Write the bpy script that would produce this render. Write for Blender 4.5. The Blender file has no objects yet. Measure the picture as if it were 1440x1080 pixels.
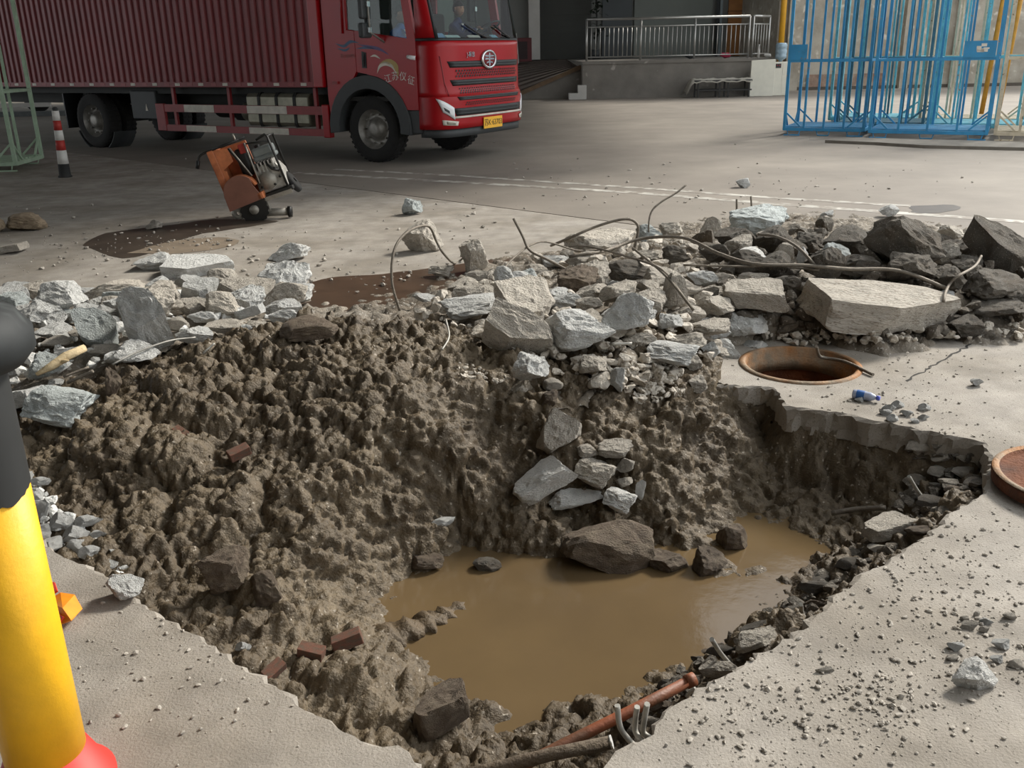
import bpy, bmesh, math, random
import numpy as np
from mathutils import Vector, Matrix
from mathutils.geometry import tessellate_polygon

sc = bpy.context.scene
COL = sc.collection
R = math.radians

# ------------------------------------------------------------------ camera, world, sun, exposure
F, H, PITCH, ROLL = 1300.0, 1.67, R(19.8), R(1.2)
fw = Vector((0, math.cos(PITCH), -math.sin(PITCH)))
rt0 = Vector((1, 0, 0)); up0 = rt0.cross(fw)
rt = math.cos(ROLL) * rt0 - math.sin(ROLL) * up0
up = math.sin(ROLL) * rt0 + math.cos(ROLL) * up0
CAM = Vector((0, 0, H))
cd = bpy.data.cameras.new('camera'); cam = bpy.data.objects.new('camera', cd); COL.objects.link(cam)
cd.sensor_fit = 'HORIZONTAL'; cd.sensor_width = 36.0; cd.lens = F * 36.0 / 1440.0
cd.clip_start = 0.05; cd.clip_end = 400
m3 = Matrix((rt, up, -fw)).transposed()
cam.matrix_world = Matrix.Translation(CAM) @ m3.to_4x4()
sc.camera = cam

w = bpy.data.worlds.new('world'); sc.world = w; w.use_nodes = True
bg = w.node_tree.nodes['Background']
bg.inputs['Color'].default_value = (0.93, 0.97, 1.0, 1)
bg.inputs['Strength'].default_value = 0.95

sd = bpy.data.lights.new('sun', 'SUN'); sun = bpy.data.objects.new('sun', sd); COL.objects.link(sun)
sd.energy = 2.6; sd.angle = R(12); sd.color = (1.0, 0.95, 0.86)
SUN = Vector((0.62, 0.50, 0.60)).normalized()
sun.rotation_euler = SUN.to_track_quat('Z', 'Y').to_euler()
sun.location = (8, 8, 12)

vs = sc.view_settings
vs.view_transform = 'Standard'; vs.look = 'None'; vs.gamma = 1.0; vs.use_curve_mapping = False
vs.exposure = 0.9

def ray(x, y):
    return fw + rt * ((x - 720) / F) - up * ((y - 540) / F)
def gz(x, y, z=0.0):
    d = ray(x, y); return CAM + d * ((z - H) / d.z)
def gy(x, y, Y):
    d = ray(x, y); return CAM + d * (Y / d.y)

# ------------------------------------------------------------------ helpers
def lin(h):
    h = h.lstrip('#'); o = []
    for i in (0, 2, 4):
        c = int(h[i:i + 2], 16) / 255
        o.append(c / 12.92 if c <= 0.04045 else ((c + 0.055) / 1.055) ** 2.4)
    return tuple(o)

MATS = {}
def M(name, col, rough=0.6, metal=0.0, var=0.18, scale=6.0, bump=0.0, bscale=40.0, spec=0.5, rnd=0.0, spot=None, spot_scale=60, spot_lo=0.62, spot_hi=0.7, coat=0.0, world=False, alt=None, alt_scale=1.5):
    if name in MATS: return MATS[name]
    m = bpy.data.materials.new(name); m.use_nodes = True
    nt = m.node_tree; N = nt.nodes; L = nt.links; b = N['Principled BSDF']
    if isinstance(col, str): col = lin(col)
    b.inputs['Roughness'].default_value = rough; b.inputs['Metallic'].default_value = metal
    b.inputs['Specular IOR Level'].default_value = spec
    b.inputs['Coat Weight'].default_value = coat
    if world:
        g = N.new('ShaderNodeNewGeometry'); co = g.outputs['Position']
    else:
        tc = N.new('ShaderNodeTexCoord'); co = tc.outputs['Object']
    def noise(s, det=4.0, r=0.6):
        n = N.new('ShaderNodeTexNoise'); n.inputs['Scale'].default_value = s; n.inputs['Detail'].default_value = det
        n.inputs['Roughness'].default_value = r; L.new(co, n.inputs['Vector']); return n.outputs['Fac']
    def mul(a, c2):
        x = N.new('ShaderNodeMix'); x.data_type = 'RGBA'; x.blend_type = 'MULTIPLY'; x.inputs[0].default_value = 1
        L.new(a, x.inputs[6]); L.new(c2, x.inputs[7]); return x.outputs[2]
    def mp(f, a, b2, lo, hi):
        x = N.new('ShaderNodeMapRange'); x.clamp = True
        x.inputs[1].default_value = lo; x.inputs[2].default_value = hi; x.inputs[3].default_value = a; x.inputs[4].default_value = b2
        L.new(f, x.inputs[0]); return x.outputs[0]
    def mixc(f, ca, cb):
        x = N.new('ShaderNodeMix'); x.data_type = 'RGBA'; L.new(f, x.inputs[0])
        for i, c in ((6, ca), (7, cb)):
            if isinstance(c, tuple): x.inputs[i].default_value = (*c, 1)
            else: L.new(c, x.inputs[i])
        return x.outputs[2]
    rgb = N.new('ShaderNodeRGB'); rgb.outputs[0].default_value = (*col, 1); out = rgb.outputs[0]
    if alt:
        a2 = lin(alt) if isinstance(alt, str) else alt
        out = mixc(mp(noise(alt_scale, 6), 0, 1, 0.4, 0.62), out, a2)
    if var:
        out = mul(out, mp(noise(scale, 6), 1 - var, 1 + var, 0.3, 0.7))
    if rnd:
        oi = N.new('ShaderNodeObjectInfo'); out = mul(out, mp(oi.outputs['Random'], 1 - rnd, 1 + rnd, 0, 1))
    if spot:
        s2 = lin(spot) if isinstance(spot, str) else spot
        out = mixc(mp(noise(spot_scale, 2), 0, 1, spot_lo, spot_hi), out, s2)
    L.new(out, b.inputs['Base Color'])
    if bump:
        bp = N.new('ShaderNodeBump'); bp.inputs['Strength'].default_value = bump; bp.inputs['Distance'].default_value = 0.02
        L.new(noise(bscale, 5), bp.inputs['Height']); L.new(bp.outputs[0], b.inputs['Normal'])
    MATS[name] = m
    return m

class MB:
    """collects faces; build() links them as one mesh object"""
    def __init__(s): s.v = []; s.f = []; s.sm = []
    def add(s, vs, fs, smooth=False):
        o = len(s.v); s.v += [tuple(p) for p in vs]
        for f in fs: s.f.append(tuple(i + o for i in f)); s.sm.append(smooth)
        return s
    def box(s, x0, y0, z0, x1, y1, z1, mtx=None):
        vs = [Vector((x, y, z)) for z in (z0, z1) for y in (y0, y1) for x in (x0, x1)]
        if mtx: vs = [mtx @ p for p in vs]
        return s.add(vs, [(0, 2, 3, 1), (4, 5, 7, 6), (0, 1, 5, 4), (2, 6, 7, 3), (0, 4, 6, 2), (1, 3, 7, 5)])
    def bar(s, a, b, wd, ht=None, upv=(0, 0, 1)):
        a = Vector(a); b = Vector(b); d = (b - a).normalized(); ht = ht or wd
        u_ = Vector(upv)
        if abs(d.dot(u_)) > 0.99: u_ = Vector((1, 0, 0))
        sx = d.cross(u_).normalized(); sy = sx.cross(d).normalized()
        vs = [p + sx * (i * wd / 2) + sy * (j * ht / 2) for p in (a, b) for j in (-1, 1) for i in (-1, 1)]
        return s.add(vs, [(0, 1, 3, 2), (4, 6, 7, 5), (0, 4, 5, 1), (2, 3, 7, 6), (0, 2, 6, 4), (1, 5, 7, 3)])
    def tube(s, pts, r, n=8, cap=True):
        pts = [Vector(p) for p in pts]; k = len(pts); rr = r if isinstance(r, (list, tuple)) else [r] * k
        vs = []; prev = None
        for i, p in enumerate(pts):
            d = (pts[min(i + 1, k - 1)] - pts[max(i - 1, 0)]).normalized()
            if prev is None:
                a = d.orthogonal().normalized()
            else:
                a = (prev - d * prev.dot(d))
                a = a.normalized() if a.length > 1e-6 else d.orthogonal().normalized()
            prev = a; b = d.cross(a)
            for j in range(n):
                t = 2 * math.pi * j / n; vs.append(p + (a * math.cos(t) + b * math.sin(t)) * rr[i])
        fs = [(i * n + j, i * n + (j + 1) % n, (i + 1) * n + (j + 1) % n, (i + 1) * n + j) for i in range(k - 1) for j in range(n)]
        s.add(vs, fs, True)
        if cap: s.add(vs[:n], [tuple(range(n))[::-1]]); s.add(vs[-n:], [tuple(range(n))])
        return s
    def lathe(s, prof, n=24, mtx=None, smooth=True, a0=0, a1=2 * math.pi):
        """prof: list of (r, z) round the z axis"""
        full = abs(a1 - a0 - 2 * math.pi) < 1e-6; m = n if full else n + 1; vs = []
        for (r, z) in prof:
            for j in range(m):
                t = a0 + (a1 - a0) * j / n; p = Vector((r * math.cos(t), r * math.sin(t), z)); vs.append(mtx @ p if mtx else p)
        fs = []
        for i in range(len(prof) - 1):
            for j in range(n):
                j2 = (j + 1) % m; fs.append((i * m + j, i * m + j2, (i + 1) * m + j2, (i + 1) * m + j))
        return s.add(vs, fs, smooth)
    def prism(s, poly, d0, d1, axis='y', mtx=None):
        """poly in the two other axes, extruded along axis"""
        def mk(p, d):
            if axis == 'y': q = Vector((p[0], d, p[1]))
            elif axis == 'x': q = Vector((d, p[0], p[1]))
            else: q = Vector((p[0], p[1], d))
            return mtx @ q if mtx else q
        n = len(poly); vs = [mk(p, d0) for p in poly] + [mk(p, d1) for p in poly]
        tri = tessellate_polygon([[Vector((p[0], p[1], 0)) for p in poly]])
        fs = [tuple(t) for t in tri] + [tuple(i + n for i in t[::-1]) for t in tri]
        fs += [(i, (i + 1) % n, (i + 1) % n + n, i + n) for i in range(n)]
        return s.add(vs, fs)
    def grid(s, nu, nv, fn, smooth=True):
        vs = [fn(i / nu, j / nv) for j in range(nv + 1) for i in range(nu + 1)]
        fs = [(j * (nu + 1) + i, j * (nu + 1) + i + 1, (j + 1) * (nu + 1) + i + 1, (j + 1) * (nu + 1) + i) for j in range(nv) for i in range(nu)]
        return s.add(vs, fs, smooth)
    def build(s, name, mat, parent=None, bevel=0.0, loc=None, rot=None, fix=True, solid=0.0):
        me = bpy.data.meshes.new(name); me.from_pydata([tuple(p) for p in s.v], [], s.f)
        me.polygons.foreach_set('use_smooth', s.sm)
        if fix:
            bm = bmesh.new(); bm.from_mesh(me)
            bmesh.ops.remove_doubles(bm, verts=bm.verts, dist=1e-5)
            bmesh.ops.recalc_face_normals(bm, faces=bm.faces); bm.to_mesh(me); bm.free()
        me.update(); me.materials.append(mat)
        o = bpy.data.objects.new(name, me); COL.objects.link(o)
        if parent: o.parent = parent
        if loc: o.location = loc
        if rot: o.rotation_euler = rot
        if solid:
            sm = o.modifiers.new('solid', 'SOLIDIFY'); sm.thickness = solid; sm.offset = -1
        if bevel:
            b = o.modifiers.new('bevel', 'BEVEL'); b.width = bevel; b.segments = 2; b.limit_method = 'ANGLE'; b.angle_limit = R(40)
        return o

def tag(o, label=None, cat=None, group=None, kind=None):
    if label: o['label'] = label
    if cat: o['category'] = cat
    if group: o['group'] = group
    if kind: o['kind'] = kind
    return o
def thing(name, label, cat, loc=(0, 0, 0), rz=0.0, group=None):
    o = bpy.data.objects.new(name, None); COL.objects.link(o); o.empty_display_size = 0.1
    o.location = loc; o.rotation_euler = (0, 0, rz)
    return tag(o, label, cat, group)
def copy_tree(o, parent=None):
    c = o.copy(); COL.objects.link(c); c.parent = parent
    for ch in o.children: copy_tree(ch, c)
    return c
def smoothpts(pts, n=8):
    P = [Vector(p) for p in pts]; P = [P[0] * 2 - P[1]] + P + [P[-1] * 2 - P[-2]]; out = []
    for i in range(1, len(P) - 2):
        p0, p1, p2, p3 = P[i - 1:i + 3]
        for k in range(n):
            t = k / n
            out.append(0.5 * ((2 * p1) + (p2 - p0) * t + (2 * p0 - 5 * p1 + 4 * p2 - p3) * t * t + (3 * p1 - p0 - 3 * p2 + p3) * t ** 3))
    out.append(P[-2]); return out
def text_mesh(txt, name, size, mat, parent, mtx, extrude=0.002):
    """flat lettering turned into a mesh"""
    cu = bpy.data.curves.new(name, 'FONT'); cu.body = txt; cu.size = size; cu.extrude = extrude; cu.align_x = 'CENTER'; cu.align_y = 'CENTER'
    t = bpy.data.objects.new(name + '_curve', cu); COL.objects.link(t)
    dg = bpy.context.evaluated_depsgraph_get(); me = bpy.data.meshes.new_from_object(t.evaluated_get(dg))
    bpy.data.objects.remove(t); bpy.data.curves.remove(cu)
    me.name = name; me.materials.clear(); me.materials.append(mat)
    o = bpy.data.objects.new(name, me); COL.objects.link(o); o.parent = parent; o.matrix_local = mtx
    return o
# ------------------------------------------------------------------ materials of the ground
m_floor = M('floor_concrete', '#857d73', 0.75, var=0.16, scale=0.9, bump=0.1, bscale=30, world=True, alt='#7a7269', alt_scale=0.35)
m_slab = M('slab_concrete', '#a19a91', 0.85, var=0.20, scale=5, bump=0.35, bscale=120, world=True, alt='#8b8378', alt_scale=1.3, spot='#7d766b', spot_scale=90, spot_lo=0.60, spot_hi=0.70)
m_filler = M('joint_filler', '#2b2825', 0.9, var=0.2)
m_paint = M('worn_white_paint', '#b5b1a8', 0.7, var=0.25, scale=3, world=True, spot='#8a8278', spot_scale=5, spot_lo=0.45, spot_hi=0.56)
m_wet = M('wet_concrete', '#453c33', 0.45, var=0.3, scale=4, world=True)
m_wetbrown = M('wet_mud_stain', '#4a3a2d', 0.4, var=0.3, scale=4, world=True)

rng = random.Random(7)
nrg = np.random.default_rng(11)

# ---- pit outline in plan (ground points), broken slab edge
def jag(pts, step=0.028, amp=0.012):
    out = []
    for i in range(len(pts)):
        a = Vector(pts[i]); b = Vector(pts[(i + 1) % len(pts)]); n = max(1, int((b - a).length / step))
        nr = Vector((-(b - a).y, (b - a).x)).normalized()
        for k in range(n):
            j = rng.uniform(-amp, amp) if k else 0
            out.append(tuple(a.lerp(b, k / n) + nr * j))
    return out
def g2(x, y, z=0.0):
    p = gz(x, y, z); return (p.x, p.y)
pit_px = [(150, 812), (190, 842), (340, 937), (450, 1008), (520, 1049), (560, 1048), (582, 1072), (640, 1180), (800, 1180),
          (850, 1078), (905, 1040), (960, 985), (985, 972), (1050, 930), (1138, 882), (1185, 832), (1212, 808), (1268, 780), (1330, 737), (1335, 722), (1388, 690), (1396, 640), (1388, 623), (1260, 597), (1193, 582), (1112, 571), (1088, 545), (995, 538)]
pit_ctrl = [g2(*p) for p in pit_px] + [(0.35, 5.0), (-0.5, 5.15), (-1.6, 4.6), (-2.35, 3.75), (-2.2, 3.35)]
pit = jag(pit_ctrl)
def inside(px, py, poly):
    x = np.asarray(px); y = np.asarray(py); r = np.zeros(x.shape, bool); n = len(poly)
    for i in range(n):
        x0, y0 = poly[i]; x1, y1 = poly[(i + 1) % n]
        c = ((y0 > y) != (y1 > y))
        if y0 != y1: r ^= c & (x < (x1 - x0) * (y - y0) / (y1 - y0) + x0)
    return r

# ---- manhole centre
mh = (gz(1053, 513) + gz(1197, 513)) / 2; MHR = 0.295
mh_poly = [(mh.x + 1.10 * MHR * math.cos(2 * math.pi * i / 40), mh.y + 1.10 * MHR * math.sin(2 * math.pi * i / 40)) for i in range(40)]

SLAB_T = 0.13
def slab(name, outer, holes, mat, parent, z0=-SLAB_T, z1=0.0):
    loops = [outer] + holes; vs = []; tri_in = []
    for lp in loops: tri_in.append([Vector((p[0], p[1], 0)) for p in lp])
    flat = [p for lp in loops for p in lp]; n = len(flat)
    tris = tessellate_polygon(tri_in)
    mb = MB(); rows = [z1, z1 - .012, z1 - .05, z1 - .09, z0]; V = []
    cen = [sum(p[0] for p in lp) / len(lp) for lp in loops], [sum(p[1] for p in lp) / len(lp) for lp in loops]
    for ri, z in enumerate(rows):
        for k, lp in enumerate(loops):
            for p in lp:
                j = 0 if not k or ri == 0 else rng.uniform(-.020, .004) - .006
                d = Vector((p[0] - cen[0][k], p[1] - cen[1][k])); d = d.normalized() if k else Vector((0, 0)); V.append((p[0] - d.x * j * -1, p[1] - d.y * j * -1, z + (rng.uniform(-.008, .008) if k and 0 < ri < 4 else 0)))
    nr = len(rows); fs = [tuple(t) for t in tris] + [tuple(i + n * (nr - 1) for i in t[::-1]) for t in tris]
    for ri in range(nr - 1):
        o = ri * n
        for lp in loops:
            m = len(lp); fs += [(o + i, o + (i + 1) % m, o + (i + 1) % m + n, o + i + n) for i in range(m)]; o += m
    top, bot = V, []
    mb.add(top + bot, fs); ob = mb.build(name, mat, parent, fix=False)
    bm = bmesh.new(); bm.from_mesh(ob.data); bmesh.ops.recalc_face_normals(bm, faces=bm.faces); bm.to_mesh(ob.data); bm.free()
    return ob

floor = bpy.data.objects.new('floor', None); COL.objects.link(floor); tag(floor, 'grey concrete yard floor with joints and a broken-out pit', kind='structure')
# construction joint running away to the left behind the rubble, second joint nearer on the right
jA = Vector(g2(95, 214)); jB = Vector(g2(870, 313)); jd = (jB - jA).normalized(); jn = Vector((-jd.y, jd.x))
g = 0.010
def jp(t, off=0.0): q = jA + jd * t + jn * off; return (q.x, q.y)
near_outer = [jp(-40, -g), jp(60, -g), (60, -6), (-40, -6)]
near_outer = [(-34, jA.y + jd.y / jd.x * (-34 - jA.x) - g * 2), (34, jA.y + jd.y / jd.x * (34 - jA.x) - g * 2), (34, -8), (-34, -8)]
# the near ground is split again by the joint that runs past the manhole
kA = Vector(g2(1275, 536)); kB = Vector(g2(1398, 466))
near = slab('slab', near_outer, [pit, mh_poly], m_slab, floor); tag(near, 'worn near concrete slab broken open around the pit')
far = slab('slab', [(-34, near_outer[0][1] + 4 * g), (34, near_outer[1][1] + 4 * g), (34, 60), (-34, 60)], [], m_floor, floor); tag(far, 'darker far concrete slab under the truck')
f_ = MB(); f_.add([(-34, near_outer[0][1] - .2, -.03), (34, near_outer[1][1] - .2, -.03), (34, near_outer[1][1] + .3, -.03), (-34, near_outer[0][1] + .3, -.03)], [(0, 1, 2, 3)])
f_.build('joint_filler', m_filler, floor)
def strip(name, pts, wd, mat, z=0.002, parent=floor):
    P = [Vector((p[0], p[1])) for p in pts]; vs = []; n = len(P)
    for i, p in enumerate(P):
        d = (P[min(i + 1, n - 1)] - P[max(i - 1, 0)]).normalized(); q = Vector((-d.y, d.x)); ww = wd if not isinstance(wd, list) else wd[i]
        vs += [(p.x + q.x * ww / 2, p.y + q.y * ww / 2, z), (p.x - q.x * ww / 2, p.y - q.y * ww / 2, z)]
    return MB().add(vs, [(2 * i, 2 * i + 1, 2 * i + 3, 2 * i + 2) for i in range(n - 1)]).build(name, mat, parent)
def wob(a, b, n=14, amp=0.02):
    a = Vector(a); b = Vector(b); nr = Vector((-(b - a).y, (b - a).x)).normalized()
    return [tuple(a.lerp(b, i / n) + nr * rng.uniform(-amp, amp)) for i in range(n + 1)]
strip('crack', wob(g2(1275, 536), g2(1398, 466), 30, .012), [rng.uniform(.004, .016) for _ in range(31)], m_filler)
strip('crack', wob(g2(1398, 466), g2(1440, 444), 12, .012), [rng.uniform(.004, .012) for _ in range(13)], m_filler)
# painted lines, worn double
strip('painted_line', [g2(415, 243), g2(640, 256), g2(880, 270), g2(1160, 292), g2(1440, 312)], 0.16, m_paint)
strip('painted_line', [g2(470, 238), g2(640, 247), g2(880, 263), g2(1100, 279), g2(1300, 291)], 0.13, m_paint)
strip('painted_line', [g2(0, 148), g2(60, 154), g2(110, 158)], 0.18, m_paint)
def stain(pts, mat, z=0.0025):
    q = [g2(*p) for p in pts]; q = [tuple(v)[:2] for v in smoothpts([(a, b, 0) for a, b in q + [q[0]]], 4)][:-1]
    q = [(a + rng.uniform(-.02, .02), b + rng.uniform(-.02, .02)) for a, b in q]
    tri = tessellate_polygon([[Vector((a, b, 0)) for a, b in q]])
    return MB().add([(a, b, z) for a, b in q], [tuple(t) for t in tri]).build('wet_stain', mat, floor)
stain([(115, 345), (150, 328), (230, 318), (300, 309), (390, 311), (330, 322), (270, 332), (205, 358), (160, 362)], m_wet)
stain([(405, 425), (450, 393), (540, 386), (640, 372), (800, 355), (760, 380), (640, 400), (560, 440), (460, 450)], m_wetbrown)
stain([(180, 356), (240, 340), (320, 334), (330, 345), (260, 356)], M('damp_sand', '#7d6f5e', .8, world=True), .003)
stain([(1280, 290), (1340, 288), (1345, 296), (1290, 300)], m_wet)

# ------------------------------------------------------------------ terrain height: soil heap, pit slopes, rubble mounds
WATER = -0.42
ctrl = []
def C(z, *pts):
    if z < 0: z *= 0.6
    for (x, y) in pts:
        p = gz(x, y, z); ctrl.append((p.x, p.y, z))
C(-0.70, (575, 830), (580, 900), (640, 968), (690, 1024), (820, 985), (990, 925), (1060, 875), (1118, 838), (1010, 800), (930, 800), (850, 785), (700, 768), (620, 790), (545, 870))
C(-1.1, (650, 830), (700, 830), (720, 920), (850, 880), (980, 850), (760, 960), (900, 840), (640, 900), (680, 970), (1060, 840), (850, 930), (800, 820))
C(-0.62, (560, 790), (640, 1010), (1000, 780), (880, 775))
C(-0.30, (255, 845), (300, 870)); C(-0.38, (370, 920), (420, 900)); C(-0.45, (470, 985), (450, 850)); C(-0.52, (560, 1045), (540, 930)); C(-0.55, (640, 1060), (700, 1078), (500, 830))
C(-0.12, (200, 760), (140, 740)); C(-0.2, (300, 790)); C(-0.05, (220, 690), (120, 690)); C(0.0, (330, 690), (90, 710))
C(0.02, (420, 680)); C(0.12, (300, 600), (420, 610), (520, 610)); C(-0.22, (560, 700), (440, 760)); C(-0.45, (600, 750)); C(0.0, (600, 640))
C(0.15, (200, 620), (110, 620)); C(0.10, (60, 640)); C(0.22, (200, 545), (330, 530)); C(0.26, (430, 520), (560, 540)); C(0.27, (420, 455), (520, 462), (600, 470)); C(0.22, (660, 500), (320, 480)); C(0.15, (700, 540), (640, 590))
C(-0.1, (700, 620)); C(-0.38, (690, 700)); C(-0.50, (740, 735)); C(-0.28, (780, 690), (860, 700)); C(-0.40, (840, 735), (900, 730)); C(-0.02, (780, 610), (850, 600)); C(0.1, (740, 550))
C(-0.12, (880, 630)); C(-0.5, (960, 730)); C(-0.55, (1000, 760)); C(-0.22, (950, 640)); C(0.02, (890, 560), (960, 560)); C(-0.2, (1000, 590), (1040, 600))
C(-0.42, (1100, 625), (1200, 637), (1290, 650)); C(-0.62, (1060, 700), (1120, 700), (1180, 705)); C(-0.68, (1080, 790), (1140, 790)); C(-0.54, (1240, 695)); C(-0.25, (1340, 655), (1375, 660))
C(-0.22, (1360, 690)); C(-0.30, (1290, 745)); C(-0.36, (1210, 790)); C(-0.42, (1140, 850)); C(-0.40, (1060, 900)); C(-0.36, (980, 955)); C(-0.40, (900, 1010)); C(-0.48, (810, 1050))
# left pile and its far foot
C(0.20, (60, 470), (150, 460), (230, 450), (330, 440)); C(0.12, (30, 520), (60, 560)); C(0.10, (120, 420), (250, 400), (390, 425)); C(0.0, (20, 400), (120, 390), (190, 372), (320, 368), (430, 385), (450, 420))
C(0.05, (470, 430)); C(0.05, (30, 600), (60, 660))
C(0.06, (-60, 480), (-80, 600))
# right heap
C(0.16, (560, 440), (640, 430)); C(0.0, (560, 405), (600, 375), (700, 350), (790, 325)); C(0.22, (720, 440), (760, 480)); C(0.28, (840, 440), (920, 440), (880, 480)); C(0.22, (820, 390), (900, 370)); C(0.15, (860, 350), (840, 520))
C(0.12, (920, 520), (960, 530)); C(0.25, (980, 450), (1020, 400), (1060, 380)); C(0.30, (1140, 390), (1240, 385), (1330, 390)); C(0.22, (1080, 340), (1200, 340), (1300, 345), (1400, 370)); C(0.12, (1000, 330), (1100, 310), (1250, 320), (1400, 340)); C(0.0, (900, 310), (1020, 295), (1130, 288), (1260, 303), (1380, 315), (1480, 335))
C(0.15, (1040, 450), (1110, 450)); C(0.22, (1200, 440), (1280, 440)); C(0.18, (1400, 430)); C(0.0, (1030, 500), (1090, 488), (1200, 480), (1300, 475), (1400, 470), (1500, 460)); C(0.1, (985, 500)); C(0.2, (1520, 400)); C(0.05, (985, 540))
for p in [(-3.6, 3.4), (-3.9, 4.6), (-4.3, 5.8), (-4.4, 7.4), (-3, 7.6), (-1.5, 8.2), (0, 8.6), (1, 9.8), (2, 10.5), (3.5, 11), (6, 10.5), (7, 9), (7.5, 7), (6, 5.2), (4, 4.9), (3, 4.2), (2.6, 3.4), (2.3, 5.0), (1.62, 4.75), (1.2, 2.2), (1.9, 2.8), (-1.2, 2.0), (-1.9, 2.5), (-2.7, 2.9), (0, .9), (-.7, 1.2), (.7, 1.2)]:
    ctrl.append((p[0], p[1], -0.10))
ctrl = np.array(ctrl)
# drop near-coincident controls
keep = []
for i, c in enumerate(ctrl):
    if all(np.hypot(*(c[:2] - ctrl[j][:2])) > 0.03 for j in keep): keep.append(i)
ctrl = ctrl[keep]
_d = np.hypot(ctrl[:, None, 0] - ctrl[None, :, 0], ctrl[:, None, 1] - ctrl[None, :, 1])
_A = -_d + np.eye(len(ctrl)) * 0.0 ; _n = len(ctrl)
_K = np.zeros((_n + 1, _n + 1)); _K[:_n, :_n] = _A + np.eye(_n) * 0.12; _K[:_n, _n] = 1; _K[_n, :_n] = 1
_w = np.linalg.solve(_K, np.append(ctrl[:, 2], 0))
def T0(x, y):
    x = np.atleast_1d(np.asarray(x, float)).ravel(); y = np.atleast_1d(np.asarray(y, float)).ravel(); o = np.full(x.shape, _w[-1])
    for i in range(_n): o -= _w[i] * np.hypot(x - ctrl[i, 0], y - ctrl[i, 1])
    dm = np.hypot(x - mh.x, y - mh.y); return o - .5 * np.clip(1.25 - dm / .42, 0, 1)
def ground_z(x, y):
    z = float(T0(x, y)[0]); ins = bool(inside([x], [y], pit_ctrl)[0])
    return z if ins else max(z, 0.0)

def worley(x, y, cell, seed, warp=0.35):
    """distance to nearest random point (in cells) and that point's random number"""
    r = np.random.default_rng(seed); n = 256; jx = r.random((n, n)); jy = r.random((n, n)); hh = r.random((n, n))
    X = x / cell + 0.35 * np.sin(y / cell * 1.7 + seed) * warp; Y = y / cell + 0.35 * np.sin(x / cell * 1.9 + seed) * warp
    ix = np.floor(X).astype(int); iy = np.floor(Y).astype(int); best = np.full(X.shape, 9.0); val = np.zeros(X.shape)
    for dx in (-1, 0, 1):
        for dy in (-1, 0, 1):
            a = (ix + dx) % n; b = (iy + dy) % n
            d = np.hypot(X - (ix + dx + jx[a, b]), Y - (iy + dy + jy[a, b])); m = d < best
            best = np.where(m, d, best); val = np.where(m, hh[a, b], val)
    return best, val
def vnoise(x, y, cell, seed):
    r = np.random.default_rng(seed); n = 256; g_ = r.random((n, n)); X = x / cell; Y = y / cell
    ix = np.floor(X).astype(int); iy = np.floor(Y).astype(int); fx = X - ix; fy = Y - iy
    fx = fx * fx * (3 - 2 * fx); fy = fy * fy * (3 - 2 * fy); q = lambda a, b: g_[a % n, b % n]
    return (q(ix, iy) * (1 - fx) + q(ix + 1, iy) * fx) * (1 - fy) + (q(ix, iy + 1) * (1 - fx) + q(ix + 1, iy + 1) * fx) * fy
def worley3(P, cell, seed):
    """gap between the two nearest random points (0 on a cell border) and the cell's random number"""
    r = np.random.default_rng(seed); n = 64; J = r.random((n, n, n, 3)).astype(np.float32); hh = r.random((n, n, n)).astype(np.float32)
    X = (P / cell).astype(np.float32); I = np.floor(X).astype(np.int32); Fr = X - I; b1 = np.full(len(P), 9.0, np.float32); b2 = b1.copy(); val = np.zeros(len(P), np.float32)
    for dx in (-1, 0, 1):
        for dy in (-1, 0, 1):
            for dz in (-1, 0, 1):
                a = (I[:, 0] + dx) % n; b = (I[:, 1] + dy) % n; c = (I[:, 2] + dz) % n; j = J[a, b, c]
                d = (dx + j[:, 0] - Fr[:, 0]) ** 2 + (dy + j[:, 1] - Fr[:, 1]) ** 2 + (dz + j[:, 2] - Fr[:, 2]) ** 2; m = d < b1
                b2 = np.where(m, b1, np.minimum(b2, d)); val = np.where(m, hh[a, b, c], val); b1 = np.where(m, d, b1)
    return np.sqrt(b2) - np.sqrt(b1), val
def keep_grid(xs, ys, zfun, keepfun):
    X, Y = np.meshgrid(xs, ys); x = X.ravel(); y = Y.ravel(); z = zfun(x, y); k = keepfun(x, y, z)
    nx, ny = len(xs), len(ys); i = np.arange(nx * ny).reshape(ny, nx)
    q = np.stack([i[:-1, :-1].ravel(), i[:-1, 1:].ravel(), i[1:, 1:].ravel(), i[1:, :-1].ravel()], 1)
    q = q[k[q].any(1)]; used = np.unique(q); re = np.full(nx * ny, -1); re[used] = np.arange(len(used)); q = re[q]
    return np.stack([x[used], y[used], z[used]], 1), q
def np_mesh(name, v, q, mat, parent=None, smooth=True):
    me = bpy.data.meshes.new(name); me.vertices.add(len(v)); me.vertices.foreach_set('co', v.astype(np.float32).ravel())
    k = q.shape[1]; me.loops.add(q.size); me.loops.foreach_set('vertex_index', q.astype(np.int32).ravel())
    me.polygons.add(len(q)); me.polygons.foreach_set('loop_start', np.arange(0, q.size, k, dtype=np.int32))
    me.polygons.foreach_set('use_smooth', np.full(len(q), smooth)); me.update(calc_edges=True); me.validate(); me.materials.append(mat)
    o = bpy.data.objects.new(name, me); COL.objects.link(o)
    if parent: o.parent = parent
    return o

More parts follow.
